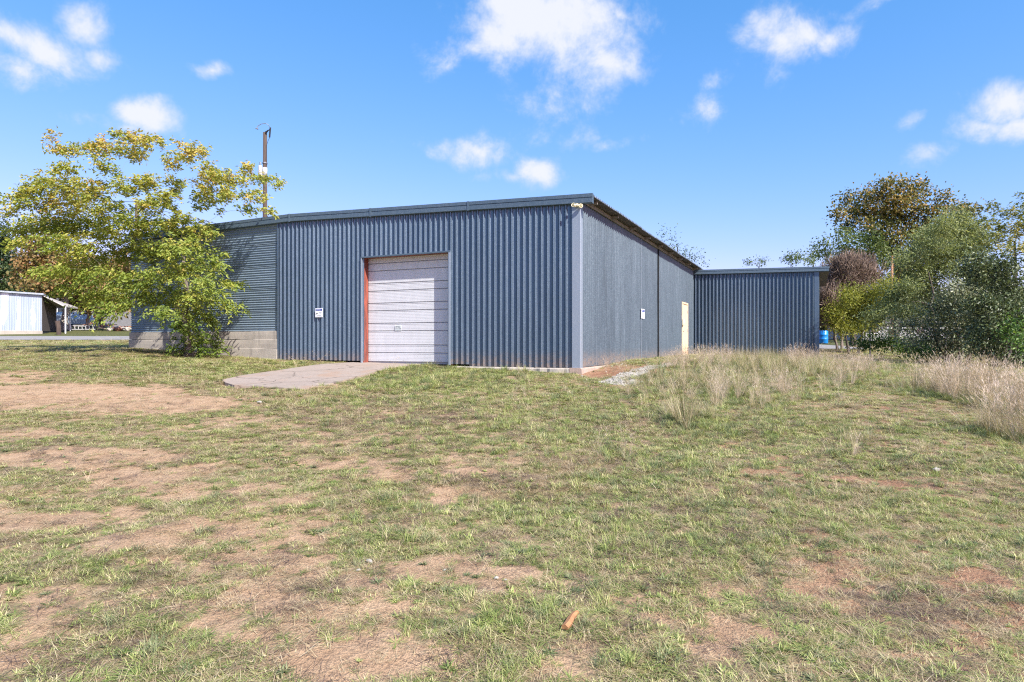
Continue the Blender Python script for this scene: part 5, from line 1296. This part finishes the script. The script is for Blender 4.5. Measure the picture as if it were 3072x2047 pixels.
for (y0, y1, dn, bs) in bands:
    x, y = sample(y0, y1, dn)
    ok = ~blocked(x, y, .06) & ~in_poly(x, y, apron_xy)
    rr0 = np.interp(x, ROAD['x'], ROAD['y0']); ok &= ~((y > rr0 - 1.2) & (x < 20))
    x, y = x[ok], y[ok]
    c_, l_, d_, t_ = fields(x, y)
    keep = rng.random(len(x)) < np.clip((c_ - .14) * 1.35, .13, 1)
    x, y, c_, l_, d_, t_ = (q[keep] for q in (x, y, c_, l_, d_, t_))
    n = len(x); u = rng.random(n); sp = fbm(x * .9, y * .9, 71, 3)
    idx = pick([('short', 'green'), ('flat', 'green'), ('flat', 'green')], n)
    bare_ = np.clip(.45 - c_, 0, .45); idx = np.where(u < bare_ * 1.2 + np.clip(.42 + .5 * d_ - .25 * l_, .18, .85), pick([('straw', 'straw')], n), idx)
    u2 = rng.random(n); idx = np.where(u2 < np.clip(.05 + .35 * (sp - .5) * 2 + .12 * d_ + .5 * bare_ + .8 * gblob(x, y, [(900, 1790, 150, 60, .35), (2400, 1610, 90, 30, .4), (1450, 1440, 200, 20, .5), (1300, 1260, 200, 16, .5), (2900, 1480, 140, 20, .6), (2700, 1800, 160, 50, .6)]), .015, .75), pick([('mat', 'brown')], n), idx)
    u3 = rng.random(n); idx = np.where(u3 < np.clip(.07 + .6 * (fbm(x * 1.6, y * 1.6, 77, 2) - .58), .03, .4), pick([('weed', 'blue'), ('weed', 'green')], n), idx); idx = np.where(rng.random(n) < .005 + .012 * np.clip(d_, 0, 1), pick([('stem', 'straw')], n), idx)
    u4 = rng.random(n); idx = np.where((u4 < np.clip(.015 + .07 * l_ + .4 * t_, .005, .5)) & (x > -1.5 - .25 * y), pick([('medium', 'green'), ('medium', 'blue')], n), idx)
    s = bs * rng.uniform(.6, 1.15, n) * (.70 + .35 * c_); zsc = rng.uniform(.36, .72, n) / bs ** .5 * (.8 + .3 * np.clip(l_, 0, 1))
    allP.append(np.stack([x, y, height(x, y)], 1)); allI.append(idx); allS.append(np.stack([s, s, s * zsc], 1))
x, y = sample(1.8, 11, 42); ok = ~in_poly(x, y, apron_xy) & ~blocked(x, y, .1); x, y = x[ok], y[ok]; n = len(x)
allP.append(np.stack([x, y, height(x, y) + .002], 1)); allI.append(np.where(rng.random(n) < .5, pick([('mat', 'brown')], n), pick([('straw', 'straw')], n))); q = rng.uniform(.4, 1.0, n); allS.append(np.stack([q, q, q * .5], 1))
P = np.concatenate(allP); I = np.concatenate(allI); Sx = np.concatenate(allS)
rot = np.stack([rng.normal(0, .10, len(P)), rng.normal(0, .10, len(P)), rng.uniform(0, 6.28, len(P))], 1)
scatter('lawn_grass', P, rot, Sx, I, src, 'patchy short grass and weeds over the bare sandy lot', 'grass')
# tall grass
x, y = sample(7, 31, 30)
ok = ~blocked(x, y, .10) & (x > 0); x, y = x[ok], y[ok]
t_ = gblob(x, y, TALL); k = rng.random(len(x)) < np.clip(t_ * 1.25 - .12 + (fbm(x * .8, y * .8, 91, 3) - .5) * 1.6 * (t_ < .95), 0, 1) * np.where(t_ > .95, 1.0, .62)
x, y, t_ = x[k], y[k], t_[k]; n = len(x)
idx = pick([('tall', 'dry')], n); sp = fbm(x * .45, y * .45, 95, 2)
idx = np.where(sp > .48, pick([('feather', 'rosy')], n), idx); idx = np.where(rng.random(n) < .10, pick([('tall', 'green')], n), idx)
s = rng.uniform(.38, .74, n) * (.5 + .5 * np.clip(t_, 0, 1)) * np.where(t_ > .95, 1.2, 1.0); idx = np.where((t_ > .95) & (x > 4) & (rng.random(n) < .75), pick([('feather', 'rosy')], n), idx)
rot = np.stack([rng.normal(0, .26, n), rng.normal(0, .26, n), rng.uniform(0, 6.28, n)], 1)
scatter('tall_grass', np.stack([x, y, height(x, y) - .01], 1), rot, np.stack([s, s, s], 1), idx, src, 'tall dry pinkish grass in front of the annex and brush', 'grass')
# single big bunches standing out of the field
for i, (px, py, sc, lab) in enumerate(((2055, 1285, 1.15, 'large pale bunch grass nearest the camera in front of the side wall'), (2150, 1215, .95, 'pale arching bunch grass between the gravel and the annex'), (1975, 1135, .7, 'green bunch grass growing on the white gravel by the side wall'))):
    g = gp(px, py); me = tuft('tall' if i < 2 else 'medium', 300 + i); me.materials.append(GM['dry' if i < 2 else 'blue']); o = bpy.data.objects.new('bunch_grass', me); C.objects.link(o)
    o.location = (g.x, g.y, g.z - .01); o.scale = (sc if i < 2 else 2.6,) * 3; tag(o, lab, 'bunch grass')
# white gravel washed out beside the side wall
stone_src = bpy.data.collections.new('gravel_stones')
M['gravel'] = plain('white_limestone', (.36, .34, .30), (.24, .22, .195), .85, 0, 20)
def stone_mesh(seed, r0, flat=.6):
    r = random.Random(seed); bm = bmesh.new(); bmesh.ops.create_icosphere(bm, subdivisions=1, radius=r0)
    for v in bm.verts: v.co *= r.uniform(.7, 1.25); v.co.z *= flat
    me = bpy.data.meshes.new('stone'); bm.to_mesh(me); bm.free(); return me
for i in range(5):
    me = stone_mesh(i, .03); me.materials.append(M['gravel']); stone_src.objects.link(bpy.data.objects.new('gravel_%d' % i, me))
mn, mx_ = grav_xy.min(0) - .2, grav_xy.max(0) + .2
x = rng.uniform(mn[0], mx_[0], 9000); y = rng.uniform(mn[1], mx_[1], 9000); k = in_poly(x, y, grav_xy) | (rng.random(9000) < .012); k &= ~blocked(x, y, .1); k &= rng.random(9000) < sstep(.35, .6, fbm(x * 1.5, y * 1.5, 3, 3)); x, y = x[k], y[k]; n = len(x)
s = rng.uniform(.4, 1.3, n)
scatter('white_gravel', np.stack([x, y, height(x, y) + .004], 1), rng.uniform(0, 6.28, (n, 3)) * np.array([.1, .1, 1]), np.stack([s, s, s], 1), rng.integers(0, 5, n), stone_src, 'white limestone gravel washed out beside the side wall', 'gravel')
# loose stones on the bare soil
for i, (px, py, r0, lab) in enumerate(((1108, 1690, .035, 'pale flat stone on the bare soil left of the centre foreground'), (1076, 1722, .02, 'small white stone beside the pale flat stone'), (1334, 1716, .018, 'small white pebble on the bare soil below the centre'), (1489, 1756, .022, 'left one of two white stones close together in the foreground'), (1517, 1763, .018, 'right one of two white stones close together in the foreground'), (2808, 1416, .06, 'pale stone lying in the grass at the right'), (780, 1212, .06, 'pale stone at the end of the sandy track'))):
    g = gp(px, py); me = stone_mesh(40 + i, r0 * .78, .5); me.materials.append(M['gravel']); o = bpy.data.objects.new('stone', me); C.objects.link(o); o.location = (g.x, g.y, g.z + r0 * .3); o.rotation_euler = (0, 0, i); tag(o, lab, 'stone')
# split piece of orange wood
a, b = gp(1694, 1905), gp(1736, 1851)
M['wood'] = plain('fresh_split_wood', (.40, .20, .09), (.27, .125, .055), .75, 0, 8.0, (3, 3, 3), .3)
d = b - a; ln = d.length * .84; mb = MB()
sec = [(-.020, 0), (-.016, .018), (.004, .026), (.020, .014), (.018, 0)]
for i, u in enumerate((0, .25, .6, .9, 1.0)):
    k = (1.0, 1.05, .95, .8, .6)[i]
    for (sx_, sz_) in sec: mb.v.append((sx_ * k + .004 * math.sin(i * 2), u * ln, sz_ * k))
for i in range(4):
    for j in range(5): p_ = i * 5 + j; q_ = i * 5 + (j + 1) % 5; mb.f.append((p_, q_, q_ + 5, p_ + 5)); mb.m.append(0)
mb.f += [tuple(range(5)), tuple(20 + j for j in reversed(range(5)))]; mb.m += [0, 0]
o = mb.build('split_wood', M['wood']); o.location = (a.x, a.y, a.z + .012); o.rotation_euler = (math.atan2(d.z, d.xy.length), 0, math.atan2(-d.x, d.y)); tag(o, 'orange split piece of wood lying on the soil in the foreground', 'wood piece')
